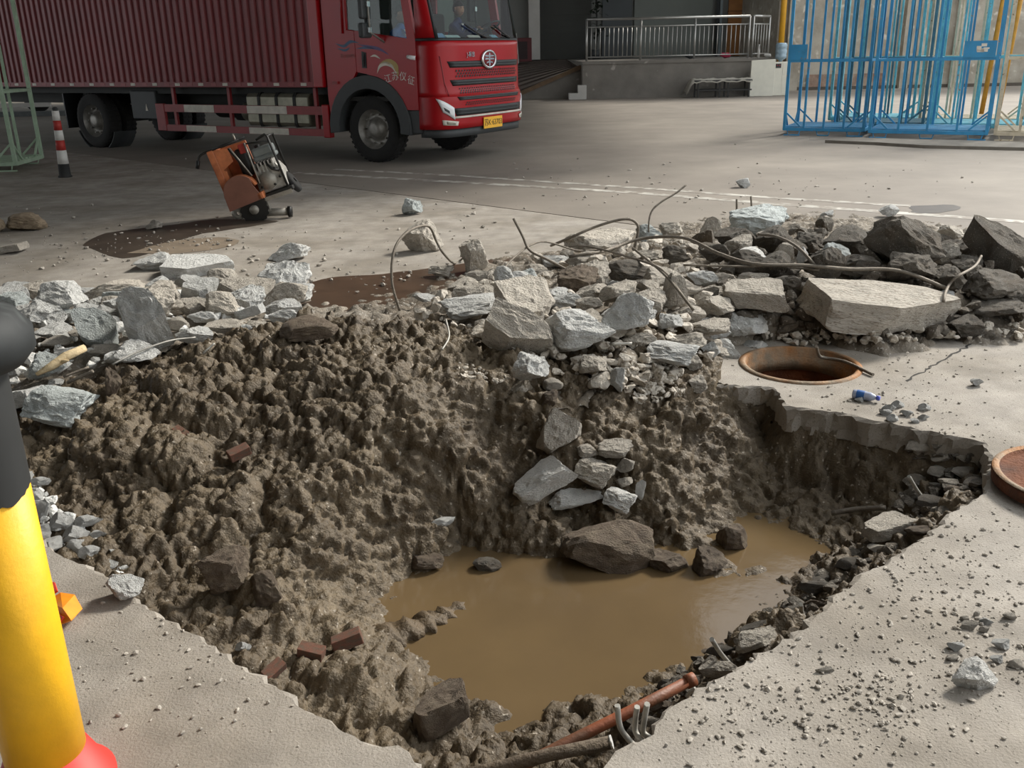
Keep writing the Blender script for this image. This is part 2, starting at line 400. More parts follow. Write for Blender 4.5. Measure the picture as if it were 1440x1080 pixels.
def soil_mat():
    m = bpy.data.materials.new('wet_clay_soil'); m.use_nodes = True; nt = m.node_tree; N = nt.nodes; L = nt.links; b = N['Principled BSDF']
    g_ = N.new('ShaderNodeNewGeometry')
    def noise(s, d=5):
        n = N.new('ShaderNodeTexNoise'); n.inputs['Scale'].default_value = s; n.inputs['Detail'].default_value = d; L.new(g_.outputs['Position'], n.inputs['Vector']); return n.outputs['Fac']
    r = N.new('ShaderNodeValToRGB'); L.new(noise(2.2), r.inputs[0]); e = r.color_ramp.elements
    e[0].position = .32; e[0].color = (*lin('#504434'), 1); e[1].position = .68; e[1].color = (*lin('#6a5d4a'), 1)
    x = N.new('ShaderNodeMix'); x.data_type = 'RGBA'; x.blend_type = 'MULTIPLY'; x.inputs[0].default_value = 1
    mp = N.new('ShaderNodeMapRange'); mp.inputs[1].default_value = .3; mp.inputs[2].default_value = .7; mp.inputs[3].default_value = .78; mp.inputs[4].default_value = 1.2
    L.new(noise(28), mp.inputs[0]); L.new(r.outputs[0], x.inputs[6]); L.new(mp.outputs[0], x.inputs[7])
    s = N.new('ShaderNodeMix'); s.data_type = 'RGBA'; mp2 = N.new('ShaderNodeMapRange'); mp2.inputs[1].default_value = .70; mp2.inputs[2].default_value = .74
    L.new(noise(45, 1), mp2.inputs[0]); L.new(mp2.outputs[0], s.inputs[0]); L.new(x.outputs[2], s.inputs[6]); s.inputs[7].default_value = (*lin('#9c9284'), 1)
    L.new(s.outputs[2], b.inputs['Base Color']); b.inputs['Roughness'].default_value = .62; b.inputs['Specular IOR Level'].default_value = .4
    bp = N.new('ShaderNodeBump'); bp.inputs['Strength'].default_value = .6; bp.inputs['Distance'].default_value = .015; L.new(noise(90, 6), bp.inputs['Height']); L.new(bp.outputs[0], b.inputs['Normal'])
    return m
m_soil = soil_mat()
m_debris = M('crushed_concrete', '#8f877b', .9, var=.3, scale=9, bump=.8, bscale=60, world=True, alt='#6b6052', alt_scale=2.0, spot='#b5afa6', spot_scale=40, spot_lo=.6, spot_hi=.66)

# soil: everything left of / inside the pit line; rubble debris: the rest of the mounds
def rubble_side(x, y):
    """>0 where the mound is broken concrete instead of clay"""
    pts = [g2(430, 400), g2(440, 470, .25), g2(620, 455, .2), g2(700, 495, .2), g2(730, 560, .1), g2(870, 560, .05), g2(985, 545, .0), (2.6, 4.55), (9, 5), (9, 12), (-1.6, 12)]
    right = inside(x, y, pts)
    pl = [g2(-200, 600, .1), g2(30, 600, .1), g2(110, 560, .15), g2(170, 510, .2), g2(280, 475, .2), g2(430, 460, .2), g2(450, 380), g2(200, 340), g2(-200, 360)]
    return right | inside(x, y, pl)
far_edge = [g2(*p) for p in [(1396, 640), (1388, 623), (1260, 597), (1193, 582), (1112, 571), (1088, 545), (995, 538)]]
def edge_dist(x, y):
    d = np.full(x.shape, 9.0)
    for (ax, ay), (bx, by) in zip(far_edge[:-1], far_edge[1:]):
        L2 = (bx - ax) ** 2 + (by - ay) ** 2; t = np.clip(((x - ax) * (bx - ax) + (y - ay) * (by - ay)) / L2, 0, 1); d = np.minimum(d, np.hypot(x - ax - t * (bx - ax), y - ay - t * (by - ay)))
    return d
def z_soil(x, y):
    z = T0(x, y); under = ~inside(x, y, pit_ctrl) & (z < .03)
    z = np.maximum(z, -.08 - 1.9 * edge_dist(x, y))
    return np.where(under, -.10, z)
def lump(v):
    """push the soil surface out along its normal into clods of several sizes"""
    x, y, z = v[:, 0], v[:, 1], v[:, 2]; e = .03
    gx = (T0(x + e, y) - T0(x - e, y)) / (2 * e); gy_ = (T0(x, y + e) - T0(x, y - e)) / (2 * e)
    Nn = np.stack([-gx, -gy_, np.ones(len(x))], 1); Nn /= np.linalg.norm(Nn, axis=1)[:, None]
    wv = np.stack([vnoise(x + z, y, .05, 91), vnoise(x, y + z, .05, 92), vnoise(x - z, y, .05, 93)], 1) - .5
    Pn = v + .035 * wv; d = np.zeros(len(x))
    for cell, amp, sd_ in ((.34, .085, 1), (.16, .060, 2), (.085, .042, 3), (.042, .027, 4), (.024, .014, 5)):
        f, h = worley3(Pn + sd_ * 3.7, cell, sd_); t_ = np.clip(f / .55, 0, 1); d += amp * (np.sqrt(t_ * (2 - t_)) * (.12 + .88 * h) - .42)
    d += .03 * (vnoise(x, y, .25, 8) - .5) + .008 * (vnoise(x + z, y + z, .014, 9) - .5)
    fade = np.clip((z - (WATER - .10)) / .16, .15, 1.0); out = inside(x, y, pit_ctrl) | (z > .03)
    return v + Nn * (d * fade * np.where(out, 1, .15))[:, None]
def z_deb(x, y):
    z = T0(x, y); f, v = worley(x, y, .10, 21); f2, v2 = worley(x, y, .05, 22)
    return z - .07 + .05 * (np.sqrt(np.clip(1 - (f / .8) ** 2, 0, 1)) * v) + .025 * np.sqrt(np.clip(1 - (f2 / .8) ** 2, 0, 1)) * v2
_cx = sum(p[0] for p in pit_ctrl) / len(pit_ctrl); _cy = sum(p[1] for p in pit_ctrl) / len(pit_ctrl)
pit_big = [(_cx + (p[0] - _cx) * 1.14, _cy + (p[1] - _cy) * 1.14) for p in pit_ctrl]
def k_soil(x, y, z): return ((~rubble_side(x, y)) & (inside(x, y, pit_ctrl) | (z > -.02))) | (inside(x, y, pit_big) & (y < 5.0))
v, q = keep_grid(np.arange(-3.3, 2.35, .0095), np.arange(1.25, 5.75, .0095), z_soil, k_soil)
soil = np_mesh('excavated_soil', lump(v), q, m_soil)
tag(soil, 'wet brown clay soil dug up in clods around the flooded pit', 'soil', kind='stuff')
v, q = keep_grid(np.arange(-4.6, 7.6, .022), np.arange(2.6, 11, .022), z_deb, lambda x, y, z: rubble_side(x, y) & (z > -.02))
deb = np_mesh('crushed_rubble', v, q, m_debris)
tag(deb, 'fine crushed concrete lying between the broken chunks', 'rubble', kind='stuff')

# water
m_water = M('muddy_water', '#6a583e', 0.10, var=0.10, scale=1.6, bump=0.05, bscale=7, world=True, alt='#65543d', alt_scale=1.0)
wp = [(-.75, 2.6), (-.2, 2.1), (.6, 2.2), (1.9, 3.5), (1.5, 4.3), (.4, 4.6), (-.7, 4.2)]
tri = tessellate_polygon([[Vector((a, b, 0)) for a, b in wp]])
wo = MB().add([(a, b, WATER) for a, b in wp], [tuple(t) for t in tri]).build('water_pool', m_water)
tag(wo, 'brown muddy water pooled at the bottom of the pit', 'water', kind='stuff')
# ------------------------------------------------------------------ broken concrete
m_pale = M('concrete_pale', '#d0cfcb', .9, var=.16, scale=7, bump=1.0, bscale=28, rnd=.10, spot='#989b9a', spot_scale=55, spot_lo=.58, spot_hi=.68)
m_warm = M('concrete_warm', '#beb6aa', .9, var=.2, scale=6, bump=1.0, bscale=26, rnd=.14, spot='#857a6c', spot_scale=40, spot_lo=.55, spot_hi=.68)
m_dark = M('concrete_dirty', '#6a645b', .9, var=.3, scale=6, bump=.9, bscale=50, rnd=.18, spot='#a39b90', spot_scale=45, spot_lo=.62, spot_hi=.7, alt='#544b40', alt_scale=3)
m_blue = M('concrete_bluish', '#b4b9b7', .9, var=.18, scale=7, bump=1.0, bscale=28, rnd=.08, spot='#c4cacb', spot_scale=60, spot_lo=.6, spot_hi=.68)
m_mud = M('mud_coated_stone', '#5f5143', .8, var=.25, scale=7, bump=.8, bscale=45, rnd=.12, alt='#6f6252', alt_scale=4)
m_brown = M('brown_stone', '#93826c', .9, var=.2, scale=7, bump=.6, bscale=45, rnd=.1)
m_brick = M('red_brick', '#7d5140', .9, var=.25, scale=12, bump=.6, bscale=60, alt='#665546', alt_scale=5)
m_wht0 = M('concrete_whitest', '#e4e2dd', .9, var=.12, scale=7, bump=1.0, bscale=28, spot='#a9a9a6', spot_scale=40, spot_lo=.6, spot_hi=.7)
RM = dict(z=m_wht0, p=m_pale, w=m_warm, d=m_dark, b=m_blue, m=m_mud, n=m_brown)

def hashnoise(P, s, seed):
    """cheap 3d value noise on (n,3)"""
    r = np.random.default_rng(seed); n = 32; g_ = r.random((n, n, n)); X = P * s + 50; i = np.floor(X).astype(int); f = X - i; f = f * f * (3 - 2 * f); o = 0
    for dx in (0, 1):
        for dy in (0, 1):
            for dz in (0, 1):
                wt = (f[:, 0] if dx else 1 - f[:, 0]) * (f[:, 1] if dy else 1 - f[:, 1]) * (f[:, 2] if dz else 1 - f[:, 2])
                o = o + wt * g_[(i[:, 0] + dx) % n, (i[:, 1] + dy) % n, (i[:, 2] + dz) % n]
    return o - .5
def rock_mesh(seed, kind='chunk', sub=4, rough=.10, name='chunk_shape', cut=(.55, .95)):
    r = np.random.default_rng(seed); bm = bmesh.new(); bmesh.ops.create_icosphere(bm, subdivisions=sub, radius=1.0)
    P = np.array([v_.co[:] for v_ in bm.verts]); faces = np.array([[v_.index for v_ in f_.verts] for f_ in bm.faces]); bm.free()
    if kind != 'round':
        pn = 5.0; Q_ = np.linalg.qr(r.normal(size=(3, 3)))[0]; P = P / (np.sum(np.abs(P) ** pn, axis=1) ** (1 / pn))[:, None]
        if kind == 'chunk': P = (P * np.array([1, r.uniform(.7, 1), r.uniform(.6, .9)])) @ Q_ * 1.1
    else: P *= 1.35
    nplanes = 9
    N_ = r.normal(size=(nplanes, 3)); N_ /= np.linalg.norm(N_, axis=1)[:, None]; D = r.uniform(*cut, nplanes)
    if kind == 'slab':
        t_ = np.array([r.normal(0, .08), r.normal(0, .08), 1.0]); t_ /= np.linalg.norm(t_)
        N_[:, 2] *= .45; N_ /= np.linalg.norm(N_, axis=1)[:, None]; D = r.uniform(.55, .95, nplanes)
        N_ = np.vstack([N_, t_, -t_]); D = np.append(D, [.26, .26])
    if kind == 'round': D = D + .25
    for _ in range(2):
        for n_, d_ in zip(N_, D):
            e_ = P @ n_ - d_; P -= np.outer(np.clip(e_, 0, None), n_)
    nr = P / (np.linalg.norm(P, axis=1)[:, None] + 1e-6)
    a_ = rough * (.6 if kind == 'slab' else 1)
    P = P + nr * (a_ * 1.6 * hashnoise(P, 2.5, seed) + a_ * 1.3 * hashnoise(P, 6, seed + 1) + a_ * 1.0 * hashnoise(P, 13, seed + 2) + a_ * .5 * hashnoise(P, 24, seed + 3))[:, None]
    lo = P.min(0); hi = P.max(0); P = (P - (lo + hi) / 2) / (hi - lo)
    me = bpy.data.meshes.new(name); me.from_pydata(P.tolist(), [], faces.tolist())
    try: me.shade_flat()
    except Exception: pass
    return me
CH = [rock_mesh(100 + i, 'chunk') for i in range(16)]
SL = [rock_mesh(200 + i, 'slab') for i in range(8)]
RO = [rock_mesh(300 + i, 'round', rough=.07) for i in range(6)]
SMALL = [rock_mesh(400 + i, 'chunk', sub=3, cut=(.42, .8)) for i in range(10)]
_meshcache = {}
def rock_data(base, mat):
    k = (base.name, mat.name)
    if k not in _meshcache:
        me = base.copy(); me.materials.append(mat); _meshcache[k] = me
    return _meshcache[k]

def settle(x, y, hfrac):
    """walk down the line of sight to where a stone of that apparent height would rest on the heap"""
    d = ray(x, y); t = 0.8
    ts = np.arange(1.2, 16, .02); P = np.array(CAM)[None, :] + np.outer(ts, np.array(d))
    z = T0(P[:, 0], P[:, 1]); ins = inside(P[:, 0], P[:, 1], pit_ctrl); z = np.where(ins, z, np.maximum(z, 0))
    hh = hfrac * ts / F
    k = np.argmax(P[:, 2] <= z + hh); return P[k], ts[k]
ROCKS = []; PIECES = []
def roomy(gen, n=16):
    """of several candidate spots take the one that keeps clearest of the stones already lying there"""
    best = None
    for _ in range(n):
        x, y, s_ = gen(); p, t = settle(x, y, s_ * .3); r_ = .5 * s_ * t / F
        c = min([math.dist(p, q[:3]) / (r_ + q[3]) for q in ROCKS] or [9])
        if best is None or c > best[0]: best = (c, x, y, s_)
        if c > 1.05: break
    return best[1:]
def rock(x0, y0, x1, y1, mt='w', kind='chunk', label=None, group=None, cat='rubble', name='concrete_chunk', rz=None, tilt=(0, 0), deep=.85, small=False):
    cx, cy, wpx, hpx = (x0 + x1) / 2, (y0 + y1) / 2, x1 - x0, y1 - y0
    p, t = settle(cx, cy, hpx * .40)
    el = math.atan2(H - p[2], math.hypot(p[0], p[1])); W = wpx * t / F; hv = hpx * t / F
    D = min(W * deep, .5 * hv / math.sin(el)); Z = max((hv - D * math.sin(el) * .8) / math.cos(el), .25 * W, .02)
    pool = SMALL if small else dict(chunk=CH, slab=SL, round=RO)[kind]
    me = rock_data(rng.choice(pool), RM[mt])
    o = bpy.data.objects.new(name, me); COL.objects.link(o)
    o.location = p; o.scale = (W * 1.1, D * 1.1, Z * 1.15)
    o.rotation_euler = (R(tilt[0] + rng.uniform(-6, 6)), R(tilt[1] + rng.uniform(-6, 6)), R(rz if rz is not None else rng.uniform(-14, 14)))
    if not inside([p[0]], [p[1]], pit_ctrl)[0] and float(T0(p[0], p[1])[0]) < .01: o.location.z = min(o.location.z, .42 * Z)
    if group and not small:
        zn = min(ZONES, key=lambda q: math.hypot(q[0] - cx, (q[1] - cy) * 1.6)); prop = W / Z
        size = 'large' if W > .34 else 'fist sized' if W < .16 else 'mid sized'
        shp = 'flat' if kind == 'slab' or prop > 2.0 else 'tall' if prop < 1.15 else 'blocky'
        label = f"{size} {shp} {dict(p='pale', w='grey', d='dark dirty', b='bluish', m='muddy', n='brown')[mt]} chunk {zn[2]}"; group = 'chunks: ' + label
    tag(o, label, cat, group); ROCKS.append((p[0], p[1], p[2], .5 * max(W, D))); PIECES.append(o); return o
ZONES = [(80, 410, 'at the far foot of the pale heap'), (60, 480, 'in the pale heap behind the black post cap'), (200, 440, 'around the long sloping slab of the pale heap'), (300, 420, 'between the long sloping slab and the standing slab'), (240, 365, 'at the edge of the pale heap towards the floor saw'), (80, 515, 'next to the timber stick'),
         (620, 400, 'inside the looped wire'), (740, 380, 'behind the smooth grey slab piece'), (700, 440, 'below the smooth grey slab piece'), (840, 340, 'under the arched rebar'), (840, 450, 'on the crest next to the clay'), (900, 500, 'above the crumbled white patch'), (920, 400, 'between the smooth slab piece and the whitest chunk'), (760, 540, 'half sunk in the clay crest'), (960, 320, 'near the foot of the thin upright wire'),
         (1060, 330, 'around the bluish block'), (1150, 350, 'between the bluish block and the biggest dark block'), (1280, 370, 'around the biggest dark block'), (1400, 400, 'below the leaning dark slab'), (1010, 430, 'next to the tilted pale topped slab'), (1040, 480, 'beside the manhole rim'), (1200, 410, 'on top of the longest low slab'), (1310, 430, 'at the end of the longest low slab'), (975, 520, 'on the broken corner by the manhole'), (840, 650, 'behind the white shards on the ledge')]

GL = 'concrete chunks in the pale heap by the striped bollard side'
LL = 'pale broken concrete chunk in the heap between the floor saw and the black capped post'
GR = 'concrete chunks in the heap behind the manhole'
LRw = 'grey broken concrete chunk in the big heap behind the open manhole'
LRd = 'dirty dark concrete chunk in the big heap behind the open manhole'
LRp = 'pale broken concrete chunk in the big heap behind the open manhole'
LRb = 'bluish concrete chunk in the big heap behind the open manhole'
LAB = dict(w=LRw, d=LRd, p=LRp, b=LRb, m='mud coated stone in the big heap behind the open manhole')
# heap beside the black capped post
for b_ in [(200, 352, 253, 380, 'p'), (233, 358, 320, 387, 'p', 'slab'), (0, 392, 50, 415, 'p'), (47, 400, 117, 447, 'p'), (40, 422, 73, 450, 'b'), (53, 447, 107, 473, 'p'), (115, 392, 202, 423, 'w'), (103, 425, 148, 450, 'p'),
           (173, 400, 240, 455, 'w'), (162, 473, 223, 507, 'p'), (125, 483, 165, 500, 'w', 'round'), (70, 468, 107, 485, 'w', 'round'), (72, 487, 113, 510, 'p'), (45, 498, 90, 537, 'b'), (0, 510, 25, 537, 'p'), (260, 383, 303, 412, 'p'), (288, 380, 342, 415, 'w'),
           (328, 402, 375, 440, 'p'), (285, 412, 337, 450, 'w'), (257, 423, 292, 447, 'w'), (240, 440, 268, 463, 'w', 'round'), (290, 447, 347, 467, 'w'), (205, 385, 243, 410, 'p'), (230, 405, 248, 422, 'w'), (20, 455, 58, 475, 'p'), (10, 480, 44, 500, 'w'), (120, 405, 160, 430, 'p'), (140, 415, 180, 440, 'w'), (340, 440, 372, 458, 'w'), (62, 520, 82, 536, 'p'), (310, 395, 345, 412, 'p'), (0, 470, 30, 492, 'p'), (88, 460, 120, 478, 'w')]:
    rock(*b_[:4], b_[4], b_[5] if len(b_) > 5 else 'chunk', LL, GL)
rock(362, 372, 432, 420, 'p', 'chunk', 'large pale angular concrete slab standing at the end of the pale rubble heap', tilt=(25, 0))
rock(152, 415, 245, 493, 'p', 'slab', 'longest concrete slab sloping down to the clay in the pale heap', rz=-38, tilt=(22, 18), deep=.6)
rock(100, 442, 162, 482, 'b', 'slab', 'flat bluish concrete slab tilted on the pale heap beside the long slab', tilt=(30, 10))
rock(-12, 538, 62, 585, 'p', 'slab', 'flat pale concrete slab half hidden behind the black post sleeve')
rock(37, 543, 127, 600, 'b', 'chunk', 'large bluish grey concrete boulder with a rebar end beside the black post')
rock(380, 338, 432, 367, 'p', 'chunk', 'ragged white concrete lump alone on the floor in front of the floor saw')
rock(8, 297, 60, 325, 'n', 'round', 'larger brown boulder on the floor below the striped bollard', name='boulder')
rock(-14, 302, 19, 328, 'n', 'round', 'smaller brown boulder touching the larger one below the bollard', name='boulder')
rock(0, 338, 38, 356, 'w', 'slab', 'flat broken plate on the floor in front of the two brown boulders')
rock(205, 308, 227, 323, 'w', 'chunk', 'small loose lump beside the dark wet stain on the floor')
rock(397, 440, 473, 480, 'm', 'round', 'mud coated boulder on top of the clay next to the pale heap', name='boulder')
rock(148, 517, 170, 560, 'm', 'chunk', 'upright muddy stone stuck in the clay near the wire end', name='boulder')
for k in range(30):
    def gen():
        x = rng.uniform(5, 395); y0 = 398 + abs(x - 200) * -.04; return x, rng.uniform(y0 + 12, y0 + 78 - max(0, x - 240) * .2), rng.uniform(34, 58)
    x, y, s_ = roomy(gen)
    rock(x - s_ / 2, y - s_ * .32, x + s_ / 2, y + s_ * .32, rng.choice('ppwpb'), rng.choice(['chunk', 'chunk', 'slab']), LL, GL)
for k in range(26):
    def gen():
        x = rng.uniform(640, 1010); return x, rng.uniform(378, 505) if x > 740 else rng.uniform(385, 440), rng.uniform(32, 54)
    x, y, s_ = roomy(gen); mt_ = rng.choice('ppww')
    rock(x - s_ / 2, y - s_ * .34, x + s_ / 2, y + s_ * .34, mt_, 'chunk', LAB[mt_], GR + ' ' + mt_)
for k in range(16):
    x, y, s_ = roomy(lambda: (rng.uniform(1000, 1430), rng.uniform(335, 425), rng.uniform(32, 54))); mt_ = rng.choice('dddw')
    rock(x - s_ / 2, y - s_ * .36, x + s_ / 2, y + s_ * .36, mt_, 'chunk', LAB[mt_], GR + ' ' + mt_)
# middle and right heap: the ones with a look of their own
rock(566, 280, 594, 304, 'b', 'chunk', 'small cube shaped concrete lump alone on the floor by the dark joint')
rock(568, 308, 622, 357, 'w', 'chunk', 'tall pale concrete lump on the floor behind the looped wire')
rock(647, 335, 685, 380, 'w', 'chunk', 'upright rough concrete lump at the end of the looped wire')
rock(707, 397, 792, 453, 'w', 'slab', 'smooth grey flat topped slab piece leaning in the middle of the heap', tilt=(28, 0), rz=8)
rock(687, 440, 782, 500, 'w', 'slab', 'long tilted slab piece on the clay below the smooth slab piece', rz=-28, tilt=(18, 20), deep=.55)
rock(1027, 287, 1107, 330, 'b', 'chunk', 'big bluish aggregate block on top of the heap with rebar stubs')
rock(1028, 348, 1083, 377, 'z', 'chunk', 'whitest smooth faced chunk below the bluish block on the heap')
rock(1227, 305, 1330, 385, 'd', 'chunk', 'biggest dark block on the far end of the heap towards the blue racks', deep=.6)
rock(1350, 322, 1446, 380, 'd', 'slab', 'dark slab leaning on the heap beside the biggest dark block', tilt=(20, 20), deep=.6)
rock(1023, 395, 1113, 443, 'w', 'slab', 'tilted pale topped slab plate between the smooth slab and the long slab', rz=-22, tilt=(14, 14), deep=.7)
rock(1103, 413, 1313, 467, 'w', 'slab', 'longest low slab lying at the front of the heap above the manhole', deep=.55, tilt=(4, 2), rz=-4)
rock(1237, 287, 1262, 305, 'p', 'chunk', 'white lump alone on the floor behind the biggest dark block')
rock(1035, 250, 1053, 265, 'p', 'chunk', 'small white lump on the floor next to the thin upright wire', small=True)
for b_ in [(603, 368, 638, 387, 'w'), (620, 412, 707, 450, 'p'), (693, 375, 727, 417, 'p'), (725, 497, 773, 542, 'p'), (797, 318, 890, 360, 'w'), (775, 380, 833, 422, 'm'), (807, 367, 858, 407, 'w'), (862, 363, 927, 397, 'd'), (833, 395, 882, 433, 'w'), (773, 430, 853, 490, 'p'),
           (847, 422, 913, 483, 'p'), (882, 405, 932, 443, 'w'), (888, 470, 958, 507, 'p'), (927, 390, 962, 440, 'w'), (928, 305, 960, 330, 'w'), (897, 315, 927, 340, 'b'), (817, 500, 863, 533, 'w'), (853, 513, 873, 548, 'p'), (753, 522, 780, 542, 'w', 'round'), (580, 410, 612, 427, 'p'), (615, 400, 647, 420, 'w'),
           (727, 377, 757, 400, 'b'), (630, 387, 680, 413, 'w'), (760, 547, 783, 577, 'm'), (985, 305, 1013, 337, 'w'), (1015, 320, 1072, 354, 'd'), (1067, 318, 1103, 343, 'w'), (1108, 323, 1153, 355, 'd'), (1153, 318, 1230, 360, 'd'), (1145, 303, 1168, 322, 'w'), (1155, 290, 1173, 303, 'p'), (1155, 342, 1193, 367, 'b'),
           (1138, 352, 1190, 402, 'd'), (1120, 347, 1138, 380, 'p'), (1190, 357, 1247, 390, 'd'), (1330, 340, 1365, 372, 'w'), (1250, 355, 1318, 402, 'd'), (1343, 372, 1420, 417, 'd'), (1360, 417, 1446, 452, 'd'), (1440, 375, 1510, 420, 'd'), (1450, 415, 1530, 455, 'd'), (1470, 345, 1530, 385, 'w'), (1407, 380, 1446, 407, 'd'), (1060, 363, 1115, 403, 'd'), (1167, 403, 1220, 417, 'w', 'slab'), (1223, 392, 1263, 417, 'w'), (1170, 383, 1217, 405, 'w'),
           (1303, 408, 1330, 430, 'p'), (973, 397, 1010, 423, 'w'), (983, 417, 1033, 453, 'w'), (960, 448, 1025, 483, 'w'), (1027, 430, 1087, 470, 'p'), (1020, 470, 1052, 505, 'p'), (1052, 468, 1088, 492, 'p'), (982, 477, 1008, 500, 'p'), (960, 497, 988, 520, 'w'), (967, 525, 995, 552, 'w'), (955, 330, 985, 350, 'w'), (930, 345, 965, 372, 'd'), (985, 340, 1025, 372, 'd'), (900, 350, 935, 370, 'w'),
           (1085, 340, 1115, 365, 'w'), (1310, 370, 1345, 400, 'd'), (1310, 430, 1360, 465, 'd'), (940, 420, 985, 450, 'w'), (925, 440, 962, 468, 'p'), (1320, 310, 1355, 335, 'w'), (800, 355, 840, 375, 'w'), (760, 350, 800, 372, 'p'), (910, 490, 940, 512, 'w'), (1110, 395, 1150, 415, 'w'), (655, 380, 690, 402, 'w'), (740, 365, 775, 385, 'w'), (1263, 400, 1303, 420, 'd'), (1000, 375, 1035, 398, 'w'), (1110, 378, 1142, 398, 'd')]:
    rock(*b_[:4], b_[4], b_[5] if len(b_) > 5 else 'chunk', LAB[b_[4]], GR + ' ' + b_[4])
# stones lying in the pit
rock(757, 575, 818, 638, 'w', 'slab', 'squarish pale slab piece stuck upright in the clay above the water', tilt=(62, 0), rz=4, deep=.9)
rock(722, 648, 808, 700, 'z', 'slab', 'longest white concrete shard on the ledge above the water', tilt=(18, -18), deep=.5)
rock(773, 685, 845, 715, 'z', 'chunk', 'white concrete shard at the lip of the ledge between two others', deep=.5)
rock(848, 682, 893, 718, 'z', 'chunk', 'short white concrete shard farthest from the longest shard on the ledge')
rock(886, 678, 900, 705, 'z', 'chunk', 'thin white splinter beside the short shard on the ledge', small=True)
for b_ in [(812, 640, 868, 682), (835, 622, 882, 650), (820, 628, 848, 648), (860, 638, 884, 660), (858, 668, 880, 684)]:
    rock(*b_, 'w', 'chunk', 'crumbled grey concrete lump behind the white shards on the ledge', 'crumbled lumps on the ledge')
ledge = rock(800, 715, 925, 800, 'm', 'round', 'large mud covered ledge boulder overhanging the water', name='boulder')
rock(895, 760, 955, 805, 'm', 'chunk', 'angular muddy boulder standing at the water edge', name='boulder')
rock(955, 765, 1000, 815, 'm', 'chunk', 'muddy boulder in the shade at the water edge next to the angular one', name='boulder')
rock(1010, 735, 1050, 790, 'm', 'round', 'muddy boulder in the darkest corner above the water', name='boulder')
rock(283, 768, 350, 838, 'm', 'chunk', 'grey brown flat faced boulder in the clay above the slab edge by the yellow post', name='boulder', tilt=(30, 0))
rock(350, 800, 392, 852, 'm', 'chunk', 'smaller brown boulder next to the flat faced one in the clay', name='boulder')
bankstone = rock(575, 762, 622, 792, 'm', 'round', 'rounded muddy stone at the clay bank opposite the brown pipe', name='boulder')
rock(580, 962, 664, 1030, 'm', 'slab', 'flat square stone tilted into the water beside the brown pipe bank', name='boulder', rz=32, tilt=(12, -6))
rock(148, 798, 200, 848, 'p', 'chunk', 'pale broken lump on the corner of the slab edge by the yellow post')
rock(1215, 722, 1292, 762, 'w', 'slab', 'flat brown grey rock plate on the bank under the gravelly slab', rz=15)
rock(1030, 882, 1100, 918, 'w', 'chunk', 'grey broken lump on the bank between two rebar stubs', rz=25)
rock(985, 925, 1035, 955, 'w', 'chunk', 'grey broken lump next to the end of the brown pipe')
rock(868, 995, 905, 1030, 'd', 'chunk', 'dark lump between the three rebar ends by the brown pipe')
rock(1338, 925, 1402, 975, 'z', 'chunk', 'largest white lump lying alone on the gravelly slab', deep=.6)
rock(1365, 530, 1382, 545, 'p', 'chunk', 'small white lump alone on the slab beyond the plastic bottle', small=True)
rock(1146, 936, 1172, 948, 'w', 'slab', 'small flat cream chip on the gravelly slab near the brown pipe', small=True)
rock(330, 890, 350, 906, 'p', 'chunk', 'small pale blue chip in the clay near the slab edge by the yellow post', small=True)
rock(605, 724, 640, 744, 'p', 'slab', 'small pale flat chip in the clay bank above the pool', small=True)
for b_ in [(33, 682, 62, 712), (45, 700, 75, 730), (70, 725, 100, 755), (85, 735, 120, 765), (100, 722, 130, 745), (50, 730, 80, 760), (115, 765, 145, 795), (130, 780, 165, 805), (60, 752, 90, 775), (95, 755, 118, 778), (145, 770, 170, 790), (120, 742, 142, 760), (45, 668, 68, 686), (25, 660, 45, 680)]:
    rock(*b_, 'p', 'chunk', 'small white lump between the clay and the slab by the yellow post', 'white lumps along the slab edge by the yellow post', small=True)
for b_ in [(1285, 618, 1320, 640), (1310, 628, 1345, 648), (1335, 632, 1368, 655), (1282, 640, 1310, 665), (1300, 650, 1335, 675), (1340, 655, 1372, 675), (1270, 660, 1300, 685), (1320, 670, 1350, 690), (1355, 668, 1385, 690), (1245, 665, 1272, 690), (1365, 640, 1388, 660)]:
    rock(*b_, 'w', 'chunk', 'grey broken lump in the corner of the pit below the bottle', 'lumps in the far corner of the pit', small=True)
for i in range(34):
    t_ = i / 33; bx = 1350 + (880 - 1350) * t_ + rng.uniform(-10, 10); by = 690 + (1022 - 690) * t_ ** 1.02 + rng.uniform(-16, 12); s_ = rng.uniform(16, 40)
    rock(bx - s_ / 2, by - s_ * .3, bx + s_ / 2, by + s_ * .3, rng.choice('wwmd'), rng.choice(['chunk', 'slab']), 'broken lump or rock plate on the bank along the gravelly slab edge', 'lumps along the gravelly slab edge', small=True)
for (x, y) in [(1208, 562), (1190, 556), (1250, 572), (1262, 568), (1275, 580), (1288, 575), (1298, 585), (1270, 592), (1285, 592), (1245, 580), (1300, 572), (1258, 588)]:
    s_ = rng.uniform(11, 20); rock(x - s_ / 2, y - s_ * .38, x + s_ / 2, y + s_ * .38, 'p', 'chunk', 'little white stone in the pile beside the blue plastic bottle', 'stones beside the plastic bottle', small=True)
for i in range(24):
    x, y, s_ = roomy(lambda: (rng.uniform(1335, 1440), rng.uniform(855, 965), rng.uniform(10, 24)))
    rock(x - s_ / 2, y - s_ * .38, x + s_ / 2, y + s_ * .38, rng.choice('pww'), 'chunk', 'small broken stone strewn around the largest white lump on the gravelly slab', 'stones on the gravelly slab', small=True)
